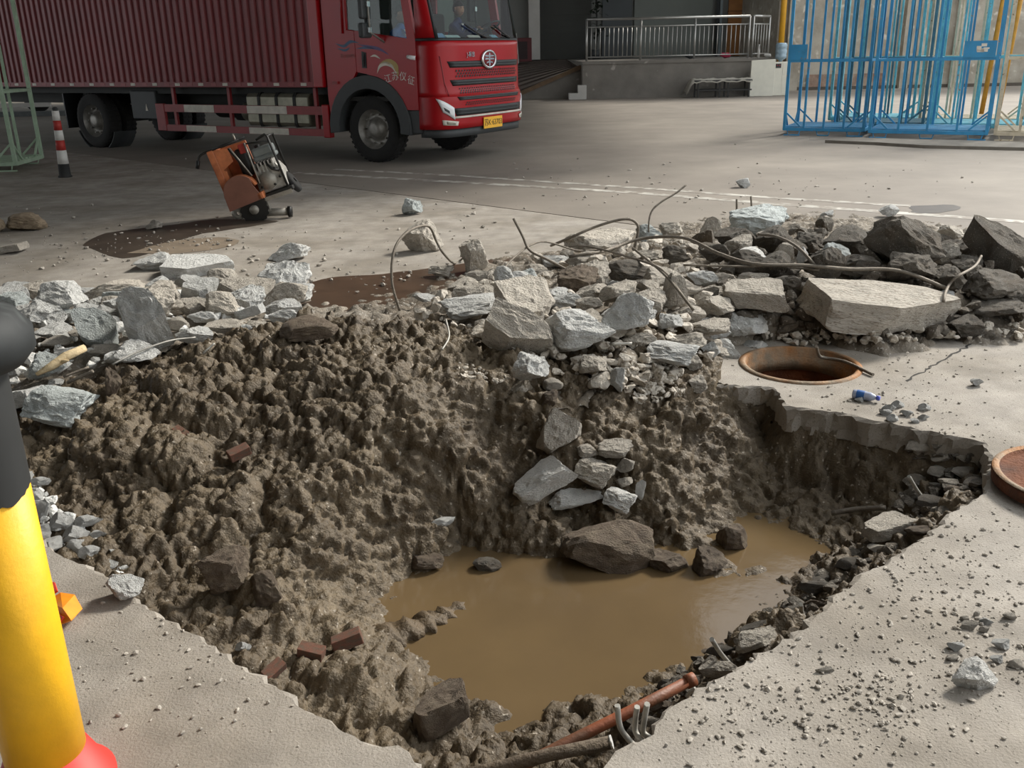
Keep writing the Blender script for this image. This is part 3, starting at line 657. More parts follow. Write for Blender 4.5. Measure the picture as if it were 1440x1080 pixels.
# smaller fragments wedged between the chunks: past counting, one object per heap
def fill(name, label, polys, mat, seed):
    r = random.Random(seed); V = []; Q = []; nv = 0
    base = []
    for k in range(8):
        me = rock_mesh(500 + seed * 10 + k, 'chunk', sub=2, rough=.05, cut=(.38, .7)); P = np.array([v_.co[:] for v_ in me.vertices]); Fc = np.array([list(f.vertices) for f in me.polygons]); base.append((P, Fc)); bpy.data.meshes.remove(me)
    for (poly, n, s0, s1) in polys:
        k = 0
        while k < n:
            x = r.uniform(min(p[0] for p in poly), max(p[0] for p in poly)); y = r.uniform(min(p[1] for p in poly), max(p[1] for p in poly))
            if not inside([x], [y], poly)[0]: continue
            k += 1; s_ = s0 + (s1 - s0) * r.random() ** 2; p, t = settle(x, y, s_ * .25); W = s_ * t / F
            P, Fc = base[r.randrange(8)]; S = Matrix.Diagonal((W * r.uniform(.8, 1.2), W * r.uniform(.7, 1.1), W * r.uniform(.5, .85)))
            Mx = np.array((Matrix.Rotation(r.uniform(0, 6.3), 3, 'Z') @ Matrix.Rotation(r.uniform(-.6, .6), 3, 'X') @ S))
            V.append(P @ Mx.T + p[None, :]); Q.append(Fc + nv); nv += len(P)
    o = np_mesh(name, np.vstack(V), np.vstack(Q), mat, smooth=False); tag(o, label, 'rubble', kind='stuff'); return o
fill('rubble_fragments', 'grey fragments and grit wedged between the chunks of the big heap', [
    ([(560, 430), (700, 375), (800, 345), (960, 330), (1000, 440), (1010, 500), (980, 530), (860, 545), (760, 520), (700, 480)], 420, 7, 30),
    ([(870, 505), (950, 505), (965, 555), (900, 568), (868, 545)], 160, 5, 17),
    ([(1060, 470), (1200, 462), (1440, 452), (1440, 474), (1300, 478), (1100, 486)], 110, 6, 16),
    ([(640, 505), (720, 530), (700, 540), (640, 530)], 40, 5, 14)], m_warm, 1)
fill('rubble_fragments', 'dark fragments wedged between the dirty chunks at the far end of the heap', [
    ([(960, 335), (1150, 315), (1300, 325), (1440, 350), (1560, 370), (1560, 450), (1440, 455), (1300, 470), (1060, 480), (1000, 440)], 360, 8, 32)], m_dark, 2)
fill('rubble_fragments', 'pale fragments wedged between the chunks of the pale heap', [
    ([(0, 430), (150, 420), (300, 400), (400, 430), (350, 462), (200, 500), (60, 530), (0, 540)], 170, 6, 24), ([(20, 650), (70, 700), (150, 770), (190, 815), (150, 812), (90, 770), (30, 710)], 150, 5, 20)], m_pale, 3)
fill('rubble_fragments', 'stones and splinters on the bank between the water and the gravelly slab', [
    ([(1385, 640), (1385, 690), (1210, 800), (1130, 875), (960, 975), (880, 1040), (850, 1040), (960, 940), (1120, 835), (1200, 770), (1280, 690), (1280, 620)], 330, 5, 26)], m_dark, 4)
# red brick fragments in the clay
def brickbit(x, y, w_, h_, label, rz, tl):
    p, t = settle(x, y, h_ * .35); W = w_ * t / F
    o = MB().box(-.5, -.5, -.5, .5, .5, .5).build('brick_fragment', m_brick, bevel=.04); o.scale = (W, W * .55, W * .42); o.location = p; o.rotation_euler = (R(tl[0]), R(tl[1]), R(rz))
    tag(o, label, 'brick')
brickbit(336, 636, 30, 18, 'red brick fragment in the middle of the clay slope', 35, (10, -12))
brickbit(254, 608, 22, 14, 'half buried red brick chip near the pale heap', -30, (15, 20))
brickbit(385, 942, 32, 24, 'red brick end at the slab edge by the yellow post', 50, (20, -15))
brickbit(488, 900, 42, 26, 'long red brick piece in the clay beside the small puddle', 15, (-8, -14))
brickbit(438, 916, 36, 22, 'muddy red brick beside the long brick piece', -10, (5, 10))

# ------------------------------------------------------------------ let the stones push apart where they run through each other, then rest on what is below
def push_apart(objs, rounds=22):
    n = len(objs); Cc = np.array([o.location[:] for o in objs]); C0 = Cc.copy(); OF = []; IM = []; HS = []; Rr = np.zeros(n)
    for k, o in enumerate(objs):
        A = np.array((o.rotation_euler.to_matrix() @ Matrix.Diagonal(o.scale))); vs_ = np.array([v_.co[:] for v_ in o.data.vertices]); st = max(1, len(vs_) // 110)
        OF.append(vs_[::st] @ A.T); IM.append(np.linalg.inv(A)); HS.append(min(o.scale) * .5); Rr[k] = np.linalg.norm(OF[-1], axis=1).max()
    size = np.array([max(o.scale) for o in objs]); lim = .30 * size + .03
    for it in range(rounds):
        worst = 0
        for a in range(n):
            dd_ = np.linalg.norm(Cc[a + 1:] - Cc[a], axis=1); cand = np.nonzero(dd_ < Rr[a] + Rr[a + 1:])[0] + a + 1
            for b in cand:
                dep = 0
                for i_, j_ in ((a, b), (b, a)):
                    L_ = np.abs((OF[i_] + Cc[i_] - Cc[j_]) @ IM[j_].T) * 2.0; q_ = (L_ ** 4).sum(1) ** .25; m_ = q_.min()
                    if m_ < 1: dep = max(dep, (1 - m_) * HS[j_])
                tol = .06 * min(HS[a], HS[b])
                if dep > tol:
                    worst = max(worst, dep); d = Cc[a] - Cc[b]; d = d / (np.linalg.norm(d) + 1e-6); wa = size[b] ** 2 / (size[a] ** 2 + size[b] ** 2); mv = (dep - tol) * .55
                    Cc[a] += d * mv * wa; Cc[b] -= d * mv * (1 - wa)
        for a in range(n):
            h = Cc[a, :2] - np.array((mh.x, mh.y)); l_ = np.linalg.norm(h); need = MHR * 1.13 + np.abs(OF[a][:, :2] @ (h / (l_ + 1e-6))).max() * .95
            if l_ < need and abs(Cc[a, 2]) < .4: Cc[a, :2] += h / (l_ + 1e-6) * (need - l_)
            e_ = Cc[a] - C0[a]; l_ = np.linalg.norm(e_)
            if l_ > lim[a] and np.linalg.norm(Cc[a, :2] - np.array((mh.x, mh.y))) > .75: Cc[a] = C0[a] + e_ * (lim[a] / l_)
    for o, c in zip(objs, Cc): o.location = c
push_apart(PIECES)
def rest(objs):
    """drop any stone that hangs free until its underside meets what lies below"""
    vl = bpy.context.view_layer; vl.update(); moved = 0
    for o in sorted(objs, key=lambda o_: o_.location.z):
        dg = bpy.context.evaluated_depsgraph_get(); A = o.matrix_basis; P = np.array([v_.co[:] for v_ in o.data.vertices]); W_ = (P @ np.array(A.to_3x3()).T) + np.array(o.location)
        lo = W_[np.argsort(W_[:, 2])[: max(40, len(W_) // 3)]]; lo = lo[:: max(1, len(lo) // 45)]; gap = 9.0
        for p in lo:
            org = Vector(p) + Vector((0, 0, 0)); dist = 0.0
            for _ in range(4):
                ok, loc, nr, fi, ob, mx = sc.ray_cast(dg, org - Vector((0, 0, 1e-4)), Vector((0, 0, -1)))
                if not ok: break
                if ob.name == o.name: org = loc; continue
                gap = min(gap, p[2] - loc.z); break
        # underside points already inside a neighbour or the ground count as resting
        if gap < 9 and gap > .006:
            up_ = sc.ray_cast(dg, Vector(lo[0]) + Vector((0, 0, 1e-4)), Vector((0, 0, 1)))
            ctr = o.location; tz = ground_z(ctr.x, ctr.y)
            if lo[:, 2].min() > tz - .015: o.location.z -= gap + .008; moved += 1; vl.update()
    return moved
rest(PIECES)
ledge.scale.z *= 1.25; ledge.location += Vector((0, .04, -.075)); bankstone.location.z -= .05   # both stand in the water's edge

# ------------------------------------------------------------------ loose gravel (too small to pick apart)
def gravel(name, label, spots, mat, sizes, seed):
    r = random.Random(seed); ico = bmesh.new(); bmesh.ops.create_icosphere(ico, subdivisions=1, radius=.5); base = [v_.co.copy() for v_ in ico.verts]; fc = [[v_.index for v_ in f.verts] for f in ico.faces]; ico.free()
    V = []; Q = []
    for (px_, py_, sx, sy, n) in spots:
        for _ in range(n):
            x = r.gauss(px_, sx); y = r.gauss(py_, sy)
            if y < 150: continue
            p = gz(x, y)
            if inside([p.x], [p.y], pit_ctrl)[0]: continue
            if (Vector((p.x, p.y)) - Vector((mh.x, mh.y))).length < MHR * 1.2: continue
            z = ground_z(p.x, p.y)
            if z > .015: continue
            s_ = sizes[0] + (sizes[1] - sizes[0]) * r.random() ** 3; o = len(V); a_ = r.uniform(0, 6.28); ca, sa = math.cos(a_), math.sin(a_); kx, ky, kz = r.uniform(.7, 1.5), r.uniform(.5, 1), r.uniform(.35, .7)
            for b_ in base:
                j = r.uniform(.6, 1.25); u_, w_, h_ = b_.x * kx * j, b_.y * ky * j, b_.z * kz * j
                V.append((p.x + s_ * (u_ * ca - w_ * sa), p.y + s_ * (u_ * sa + w_ * ca), z + s_ * (h_ + .22)))
            Q += [[i + o for i in f] for f in fc]
    o = np_mesh(name, np.array(V), np.array(Q), mat, smooth=False); tag(o, label, 'gravel', kind='stuff'); return o
m_grav = M('gravel_grey', '#a59e94', .9, var=.35, scale=25, world=True)
gravel('gravel', 'grey gravel crumbs strewn over the slabs around the pit', [(300, 930, 110, 60, 230), (240, 880, 60, 30, 60), (1250, 900, 140, 90, 800), (1380, 880, 60, 60, 300), (1060, 1010, 90, 50, 320), (1300, 760, 80, 50, 220), (1180, 500, 120, 14, 220), (1250, 570, 70, 22, 240), (1330, 500, 90, 30, 160), (1330, 620, 70, 18, 160), (1230, 1000, 60, 30, 260)], m_grav, (.004, .021), 5)
gravel('gravel', 'pale stone crumbs scattered on the yard floor behind the pit', [(270, 340, 70, 10, 150), (60, 325, 60, 20, 70), (120, 365, 80, 12, 80), (560, 340, 100, 30, 90), (480, 270, 200, 30, 50), (760, 260, 200, 35, 70), (1020, 270, 120, 20, 90), (560, 400, 60, 18, 70), (380, 385, 60, 16, 70), (1200, 240, 150, 25, 40)], m_grav, (.012, .06), 6)
# ------------------------------------------------------------------ manhole, bottle, cover, pipes, wires
m_rust = M('rusty_iron', '#7d4a2c', .85, .2, var=.35, scale=14, bump=.6, bscale=60, alt='#4d3022', alt_scale=7)
m_rim = M('rusty_rim', '#8a7a66', .7, .2, var=.3, scale=12, bump=.4, bscale=70, alt='#9a6a3c', alt_scale=5)
m_pipe = M('brown_pipe', '#8d5034', .55, var=.25, scale=10, bump=.2, bscale=60, alt='#6c4a36', alt_scale=8)
m_rebar = M('rebar_steel', '#7d756a', .6, .55, var=.25, scale=30, bump=.5, bscale=150)
m_rebarl = M('bright_rebar_end', '#aaa79f', .6, .35, var=.2, scale=30)
m_timber = M('timber', '#c9b48e', .8, var=.2, scale=14, bump=.4, bscale=60)

mt = thing('manhole', 'open round manhole with a rusty iron ring set in the broken slab', 'manhole', (mh.x, mh.y, 0))
MB().lathe([(MHR * 1.12, -.10), (MHR * 1.12, .006), (MHR * 1.04, .012), (MHR * 1.0, .006), (MHR * .99, -.045), (MHR * .93, -.05), (MHR * .92, -.12), (MHR * 1.12, -.10)], 48).build('iron_ring', m_rim, mt)
MB().lathe([(MHR * .98, -.11), (MHR * 1.05, -.6), (MHR * 1.05, -.95), (0, -.95)], 40).build('brick_shaft', m_rust, mt)

bt = thing('plastic_bottle', 'small clear plastic bottle with a blue label and cap lying by the manhole', 'bottle', tuple(gz(1216, 563) + Vector((0, 0, .024))), R(-35)); bt.scale = (.8, .8, .8)
rotx = Matrix.Rotation(R(90), 4, 'Y')
m_plast = M('clear_plastic', '#a3aac0', .25, var=.05, spec=.6); m_label = M('blue_label', '#2f5fa0', .5, var=.2, scale=40); m_cap = M('blue_cap', '#5a66c8', .45, var=.05)
MB().lathe([(0, -.075), (.026, -.074), (.029, -.066), (.029, .0), (.027, .02), (.028, .03), (.020, .05), (.011, .064), (.011, .072)], 20, rotx).build('body', m_plast, bt)
MB().lathe([(.0295, -.05), (.0302, -.048), (.0302, -.004), (.0295, -.002)], 20, rotx).build('label', m_label, bt)
MB().lathe([(0, .089), (.013, .088), (.0145, .085), (.0145, .068), (.011, .067)], 16, rotx).build('cap', m_cap, bt)

cv = thing('manhole_cover', 'rusty round manhole cover lying on the slab at the pit corner', 'manhole cover', tuple(gz(1512, 690)), 0)
MB().lathe([(0, .05), (.24, .052), (.27, .05), (.275, .062), (.30, .062), (.305, .05), (.30, .012), (.26, 0), (0, 0)], 48).build('disc', m_rust, cv)
MB().lathe([(.276, .0625), (.285, .067), (.298, .067), (.303, .0625)], 48).build('rim', m_rim, cv)

def P3(x, y, z=None, lift=0.0):
    """point on the line of sight at height z, or resting on the ground there"""
    if z is not None: return gz(x, y, z)
    p, t = settle(x, y, 0.0); return Vector(p) + Vector((0, 0, lift))
def wire(name, pts, r, label, mat=m_rebar, cat='rebar', group=None, n=6, lay=False):
    q_ = smoothpts(pts, n); o = MB().tube(drape(q_, r) if lay else q_, r, 7).build(name, mat); tag(o, label, cat, group); return o
W1 = lambda L: [gy(x, y, Y) for (x, y, Y) in L]
def drape(pts, r):
    """lay a bar over the stones: where its line would run inside a stone, bring it out to the face of that stone"""
    bpy.context.view_layer.update(); dg = bpy.context.evaluated_depsgraph_get(); T_ = []; Dd = []
    for p in pts:
        d = Vector(p) - CAM; t0 = d.length; d.normalize(); t = t0; ok, loc, nr, fi, ob, mx = sc.ray_cast(dg, CAM, d, distance=t0 + .02)
        if ok and ob.name.split('.')[0] in ('concrete_chunk', 'boulder', 'crushed_rubble', 'rubble_fragments', 'excavated_soil'): t = max(min(t0, (loc - CAM).length - r * 1.4), t0 - .55)
        T_.append(t); Dd.append(d)
    n = len(T_); mn = [min(T_[max(0, i - 2):i + 3]) for i in range(n)]; sm = [sum(mn[max(0, i - 2):i + 3]) / len(mn[max(0, i - 2):i + 3]) for i in range(n)]
    return [CAM + Dd[i] * min(sm[i], T_[i]) for i in range(n)]
# looped wire over the tall lump: stands up in an arch
a0 = P3(562, 437); wire('rebar', [a0, *W1([(551, 395, a0.y + .02), (555, 350, a0.y + .1), (575, 325, a0.y + .25), (602, 318, a0.y + .5), (614, 340, a0.y + .6), (625, 358, a0.y + .65)]), P3(640, 370), P3(658, 366, None, .05)], .0085, 'thin rebar bent in a high loop over the tall pale lump', n=8)
a0 = P3(795, 378); wire('rebar', [*W1([(722, 307, a0.y + .1), (735, 332, a0.y + .08), (745, 352, a0.y + .05), (770, 365, a0.y)]), a0], .010, 'bare rebar sticking up with a kinked end beside the arched rebar')
a0 = P3(700, 412); wire('rebar', [P3(690, 412, None, .03), *W1([(720, 365, a0.y + .5), (760, 340, a0.y + .9), (810, 352, a0.y + 1.0)]), P3(840, 362, None, .06)], .007, 'thin wire running from the split lump to the arched rebar')
a0 = P3(890, 352); wire('rebar', [P3(775, 352, None, .04), *W1([(800, 335, a0.y), (840, 318, a0.y), (880, 308, a0.y), (897, 318, a0.y), (893, 345, a0.y)]), a0], .011, 'arched rebar bent down at one end over the heap crest', n=8)
wire('rebar', [P3(800, 372, None, .06), P3(850, 362, None, .05), P3(900, 354, None, .10), P3(960, 357, None, .12), P3(1010, 377, None, .1), P3(1060, 393, None, .1), P3(1130, 400, None, .12), P3(1190, 405, None, .12), P3(1260, 412, None, .14), P3(1330, 424, None, .08)], .012, 'longest rebar winding across the whole heap to the dark slab end', lay=True)
wire('rebar', [P3(800, 350, None, .02), P3(830, 358, None, .06), P3(880, 372, None, .06), P3(930, 392, None, .06), P3(966, 432, None, .03)], .008, 'rebar slanting from the arched rebar to the clay side', lay=True)
wire('rebar', [P3(890, 358, None, .05), P3(935, 400, None, .06), P3(975, 448, None, .05)], .008, 'short straight rebar crossing the chunks beside the whitest chunk', lay=True)
a0 = P3(915, 338); wire('rebar', [a0, *W1([(912, 320, a0.y), (916, 298, a0.y + .05), (930, 284, a0.y + .1), (950, 272, a0.y + .15), (965, 260, a0.y + .2)])], .008, 'thin upright wire curving up from the crest')
wire('rebar', [P3(1065, 348, None, .10), P3(1090, 356, None, .12), P3(1120, 373, None, .12), P3(1150, 397, None, .08)], .010, 'rebar hooked down over the dark chunks below the bluish block', lay=True)
wire('rebar', [P3(960, 394, None, .1), P3(1030, 396, None, .1), P3(1100, 395, None, .09), P3(1150, 402, None, .1)], .007, 'thin straight wire lying under the whitest chunk', lay=True)
a0 = P3(1327, 425); wire('rebar', [a0, *W1([(1330, 410, a0.y + .02), (1342, 392, a0.y + .1), (1370, 375, a0.y + .3), (1380, 360, a0.y + .45)])], .009, 'rebar rising to the leaning dark slab', lay=True)
wire('rebar', [P3(1200, 445, None, .12), P3(1250, 445, None, .13), P3(1295, 450, None, .08)], .009, 'rebar poking out of the front of the longest low slab')
wire('rebar', [P3(1215, 455, None, .04), P3(1238, 470, None, .02)], .007, 'short wire hanging from the longest low slab')
wire('rebar', [gz(1148, 487, .16), gz(1152, 500, .07), gz(1160, 503, .02), gz(1190, 509, .02), gz(1228, 527, .012)], .009, 'bent rebar lying across the manhole ring')
a0 = P3(1036, 318); wire('rebar', [a0, gy(1036, 280, a0.y)], .010, 'rebar stub standing on the bluish block beside another stub')
a0 = P3(1058, 312); wire('rebar', [a0, gy(1056, 276, a0.y)], .009, 'thinner rebar stub on the bluish block')
wire('rebar', [P3(860, 497, None, .05), P3(888, 496, None, .05)], .008, 'short pale rebar end between two pale chunks on the crest', m_rebarl)
wire('rebar', [P3(962, 505, None, .03), P3(978, 518, None, .04)], .008, 'short pale rebar end at the broken corner by the manhole', m_rebarl)
wire('rebar', [P3(1168, 730, None, .03), P3(1205, 724, None, .03), P3(1245, 717, None, .01)], .012, 'thick rebar lying level on the bank in the pit corner')
a0 = P3(1302, 705); wire('rebar', [a0, gz(1290, 690, a0.z + .06), gz(1278, 670, a0.z + .15)], .008, 'pale rebar end bent upright in the pit corner', m_rebarl)
for (xb, yb, xt, yt, z_, lb) in [(1030, 938, 1001, 899, .16, 'pale rebar stub leaning over the water from the gravelly slab'), (1133, 872, 1126, 850, .10, 'short rebar stub at the slab edge below the rock plate'), (1093, 885, 1092, 874, .06, 'smallest bent rebar stub by the grey lump'), (965, 980, 978, 968, .03, 'rebar end under the tip of the brown pipe')]:
    a0 = P3(xb, yb); wire('rebar', [a0, gz((xb + xt) / 2 - 2, (yb + yt) / 2, a0.z + z_ * .45), gz(xt, yt, a0.z + z_)], .008, lb, m_rebarl)
for (pts_, lb) in (([(905, 1062, -.07), (884, 1040, -.06), (872, 1022, -.02), (868, 992, .05)], 'curved rebar end beside the brown pipe'), ([(922, 1042, -.07), (905, 1030, -.06), (906, 1012, -.02), (910, 990, .05)], 'rebar end standing next to the dark lump'), ([(912, 1052, -.08), (895, 1032, -.07), (893, 1015, -.04), (896, 994, .02)], 'thin rebar end between two others by the dark lump')):
    wire('rebar', [gz(*q_) for q_ in pts_], .008, lb, m_rebarl)
wire('rebar', [P3(100, 566, None, .1), P3(137, 555, None, .12)], .008, 'rebar end poking out of the bluish grey boulder')
wire('rebar', [P3(92, 546, None, .06), P3(128, 532, None, .06)], .007, 'thin rebar lying beside the timber stick', lay=True)
wire('wire', [P3(160, 523, None, .04), P3(195, 508, None, .05), P3(240, 492, None, .05), P3(276, 482, None, .03)], .005, 'thin pale wire lying along the edge of the pale heap', m_rebarl, 'wire', lay=True)
wire('wire', [P3(286, 505, None, .03), P3(303, 493, None, .04)], .005, 'short pale wire stuck in the clay', m_rebarl, 'wire', lay=True)
wire('wire', [P3(622, 500, None, .03), P3(632, 486, None, .05), P3(628, 472, None, .09)], .005, 'curled pale scrap sticking out of the clay crest', m_rebarl, 'wire')
# timber stick
a = P3(55, 545, None, .07); b = P3(124, 512, None, .09)
st = thing('timber_stick', 'split pale timber stick lying on the small stones by the black post', 'timber')
_t = drape([a.lerp(b, k / 8) for k in range(9)], .026); a, b = _t[0], _t[-1]; off_ = min([0] + [((q - CAM).length - (a.lerp(b, k / 8) - CAM).length) for k, q in enumerate(_t)]); a = a + (a - CAM).normalized() * off_; b = b + (b - CAM).normalized() * off_
MB().tube([a, a.lerp(b, .3), a.lerp(b, .6) + Vector((0, 0, .008)), b], [.010, .022, .026, .020], 6).build('shaft', m_timber, st)
MB().tube([a.lerp(b, .45), a.lerp(b, .55) + Vector((.02, -.03, .0)), a.lerp(b, .62) + Vector((.03, -.045, 0))], [.012, .010, .003], 5).build('splinter', m_timber, st)

# pipes at the near bank
a = gz(975, 955, -.12); b = gz(720, 1072, -.22)
br = thing('brown_pipe', 'rust brown pipe slanting out of the stony bank with a capped end', 'pipe')
MB().tube([a, a.lerp(b, .35) + Vector((0, 0, -.012)), a.lerp(b, .7) + Vector((0, 0, -.02)), b + Vector((0, 0, -.03)), b + (b - a) * .25 + Vector((0, 0, -.09))], .017, 14).build('tube', m_pipe, br)
MB().tube([a + (a - b).normalized() * .004, a + (b - a).normalized() * .025], .021, 14).build('end_cap', m_pipe, br)
a = gz(858, 1044, -.11); b = gz(690, 1082, -.20)
gp = thing('grey_pipe', 'muddy grey pipe half buried below the rust brown pipe', 'pipe')
MB().tube([a, a.lerp(b, .5) + Vector((0, 0, .005)), b, b + (b - a) * .3], .018, 12).build('tube', m_mud, gp)
MB().tube([a, a + (a - b).normalized() * .006], .019, 14).build('cut_end', m_pale, gp)
# things in the water
rockd = rock(668, 815, 706, 840, 'd', 'round', 'dark wet stone poking out of the muddy water', name='boulder'); rockd.location.z = WATER + .012
wet = M('wet_mud_roll', '#5d4e3a', .6, var=.2, scale=12, bump=.6, bscale=60)
rdg = MB(); r_ = random.Random(12); sp0 = smoothpts([gz(500, 915, WATER), gz(545, 898, WATER), gz(580, 886, WATER), gz(610, 873, WATER - .006), gz(635, 862, WATER - .016), gz(658, 851, WATER - .03)], 8); nn = len(sp0); na = 14; vs_ = []
for i_, p in enumerate(sp0):
    u_ = i_ / (nn - 1); hw = (.085 - .050 * u_) * (1 + .22 * math.sin(i_ * 1.3) + r_.uniform(-.12, .12)); hh = (.050 - .026 * u_) * (1 + .30 * math.sin(i_ * .9 + 1) + r_.uniform(-.15, .15)); d = (sp0[min(i_ + 1, nn - 1)] - sp0[max(i_ - 1, 0)]).normalized(); sd_ = Vector((-d.y, d.x, 0))
    for k in range(na):
        a_ = 2 * math.pi * k / na; j_ = r_.uniform(.82, 1.15); vs_.append(p + sd_ * (hw * math.cos(a_) * j_) + Vector((0, 0, hh * math.sin(a_) * j_)))
rdg.add(vs_, [(i_ * na + k, i_ * na + (k + 1) % na, (i_ + 1) * na + (k + 1) % na, (i_ + 1) * na + k) for i_ in range(nn - 1) for k in range(na)], True); rdg.add(vs_[-na:], [tuple(range(na))])
tag(rdg.build('mud_ridge', wet), 'low ridge of mud reaching from the bank into the water', 'mud')
# ------------------------------------------------------------------ red box truck
m_red = M('truck_red', '#a01018', .30, var=.06, scale=2, spec=.32)
m_dred = M('container_red', '#80181d', .5, var=.14, scale=1.2, alt='#7a2226', alt_scale=.8)
m_tyre = M('tyre_rubber', '#1f1e1d', .85, var=.2, scale=10, bump=.3, bscale=40)
m_rimst = M('steel_rim', '#8d8a84', .5, .5, var=.25, scale=12)
m_black = M('black_plastic', '#17181a', .5, var=.1)
m_dgrey = M('dark_grey_plastic', '#3a3d3e', .6, var=.12)
m_chassis = M('chassis_black', '#22231f', .7, var=.2)
m_tank = M('tank_alloy', '#8b8878', .45, .5, var=.2, scale=8)
m_white = M('reflector_white', '#cfc9bd', .6, var=.15, scale=8)
m_tapered = M('reflector_red', '#8c2a2c', .5, var=.15, scale=8)
m_chrome = M('chrome', '#c9c9c9', .15, .9, var=.03)
m_lamp = M('headlamp_glass', '#e6e8ea', .12, var=.05, spec=.8)
m_yel = M('plate_yellow', '#f2b632', .5, var=.04)
m_blk = M('print_black', '#131313', .6, var=0)
m_wht = M('print_white', '#d8d2cc', .6, var=.05)
m_skin = M('skin', '#b98a6e', .6, var=.06, scale=20)
m_hair = M('hair_black', '#15120f', .7, var=.1, scale=40)
m_blueshirt = M('blue_workwear', '#2c5fa8', .85, var=.12, scale=15)
m_navy = M('navy_workwear', '#27345f', .85, var=.12, scale=15)
m_inter = M('cab_interior', '#2a2926', .8, var=.1)
def glass_mat(name, tint, gl):
    m = bpy.data.materials.new(name); m.use_nodes = True; nt = m.node_tree; N = nt.nodes; L = nt.links; N.remove(N['Principled BSDF'])
    t = N.new('ShaderNodeBsdfTransparent'); t.inputs[0].default_value = (*tint, 1); g_ = N.new('ShaderNodeBsdfGlossy'); g_.inputs['Roughness'].default_value = .03
    x = N.new('ShaderNodeMixShader'); x.inputs[0].default_value = gl; L.new(t.outputs[0], x.inputs[1]); L.new(g_.outputs[0], x.inputs[2]); L.new(x.outputs[0], N['Material Output'].inputs[0]); return m
m_glass = glass_mat('window_glass', (.72, .78, .76), .035)

YAW = R(-31.5); TS = 1.045
fwheel = gz(530, 228); vdir = Vector((-math.sin(YAW), math.cos(YAW), 0))
TK = thing('box_truck', 'red box truck with ribbed cargo box parked beyond the saw', 'truck', tuple(fwheel + vdir * 1.12 * TS), YAW); TK.scale = (TS, TS, TS)
def part(mb, name, mat, parent=TK, bevel=0.0, label=None, **k):
    o = mb.build(name, mat, parent, bevel, **k)
    if label: o['label'] = label
    return o

# --- cargo box (X back from -0.85)
BX0, BX1, BW, BZ0, BZ1 = -0.86, -11.0, 1.25, 1.20, 3.75
prof = []; x = BX0 - .20; per = .165
while x - per > BX1 + .1:
    prof += [(x, 0), (x - .035, 0), (x - .05, .032), (x - .115, .032), (x - .13, 0)]; x -= per
prof.append((BX1 + .1, 0))
for sgn in (-1, 1):
    mb = MB(); n = len(prof); vs_ = [(px_, sgn * (BW - d_), z) for z in (BZ0, BZ1) for (px_, d_) in prof]
    mb.add(vs_, [(i, i + 1, n + i + 1, n + i) for i in range(n - 1)]); part(mb, 'ribbed_side_panel', m_dred, fix=False)
part(MB().box(BX1, -BW + .05, BZ0, BX0 - .02, BW - .05, BZ1), 'cargo_box_core', m_dred)
part(MB().box(BX0 - .20, -BW - .005, 1.12, BX0, -BW + .10, BZ1 + .05), 'corner_post', m_red, bevel=.012, label='bright red front corner post')
part(MB().box(BX0 - .20, BW - .10, 1.12, BX0, BW + .005, BZ1 + .05), 'corner_post', m_red, bevel=.012)
for sgn in (-1, 1):
    part(MB().box(BX1, min(sgn * BW, sgn * (BW - .08)), 1.12, BX0 - .2, max(sgn * BW, sgn * (BW - .08)), 1.21), 'bottom_rail', m_dred, bevel=.006)
part(MB().box(BX1, -BW, BZ1, BX0, BW, BZ1 + .06), 'roof_panel', m_dred)
x = BX0 - .35; i = 0
while x > BX1 + .3:
    part(MB().box(x - .12, -BW - .004, 1.145, x, -BW + .002, 1.19), 'reflector_tape', m_white if i % 2 == 0 else m_tapered); x -= .32 if i % 2 else .27; i += 1
part(MB().box(BX1, -BW + .25, 1.0, BX0, BW - .25, 1.13), 'cross_members', m_chassis)
for yy in (-.42, .42): part(MB().box(-10.7, yy - .05, .78, .9, yy + .05, 1.02), 'chassis_rail', m_chassis)

# --- wheels
def wheel(X, Y, side, dual=False, rim=True):
    w0 = .14 if not dual else .14
    mt_ = Matrix.Translation((X, Y, .50)) @ Matrix.Rotation(R(90) * side, 4, 'X')
    t = MB().lathe([(.30, -.13), (.40, -.145), (.475, -.13), (.50, -.10), (.50, .10), (.475, .13), (.40, .145), (.30, .13)], 36, mt_)
    for k in range(36):
        a_ = 2 * math.pi * k / 36
        for zz in (-.07, .07):
            t.box(.495, -.02, zz - .045, .508, .02, zz + .045, mt_ @ Matrix.Rotation(a_ + (.08 if zz > 0 else 0), 4, 'Z'))
    ty = part(t, 'tyre', m_tyre)
    part(MB().lathe([(.305, .13), (.29, .10), (.27, .05), (.19, .02 if not dual else -.02), (.17, .04), (.13, .07), (.12, .11), (.06, .12), (0, .12)], 30, mt_), 'rim', m_rimst, ty)
    part(MB().lathe([(.305, -.13), (.2, -.05), (0, -.05)], 24, mt_), 'rim_back', m_chassis, ty)
    if rim:
        b = MB()
        for k in range(10):
            a_ = 2 * math.pi * k / 10; b.lathe([(.016, .02), (.016, .075), (0, .08)], 6, mt_ @ Matrix.Translation((.225 * math.cos(a_), .225 * math.sin(a_), 0)), smooth=False)
        part(b, 'wheel_nuts', m_rimst, ty)
    return ty
wheel(0, -1.02, 1); wheel(0, 1.02, -1)
RX = -6.85
wheel(RX, -1.02, 1, True); wheel(RX, -.68, 1, True, False); wheel(RX, 1.02, -1, True); wheel(RX, .68, -1, True, False)
for X in (0, RX): part(MB().tube([(X, -1, .5), (X, 1, .5)], .07, 10), 'axle', m_chassis)
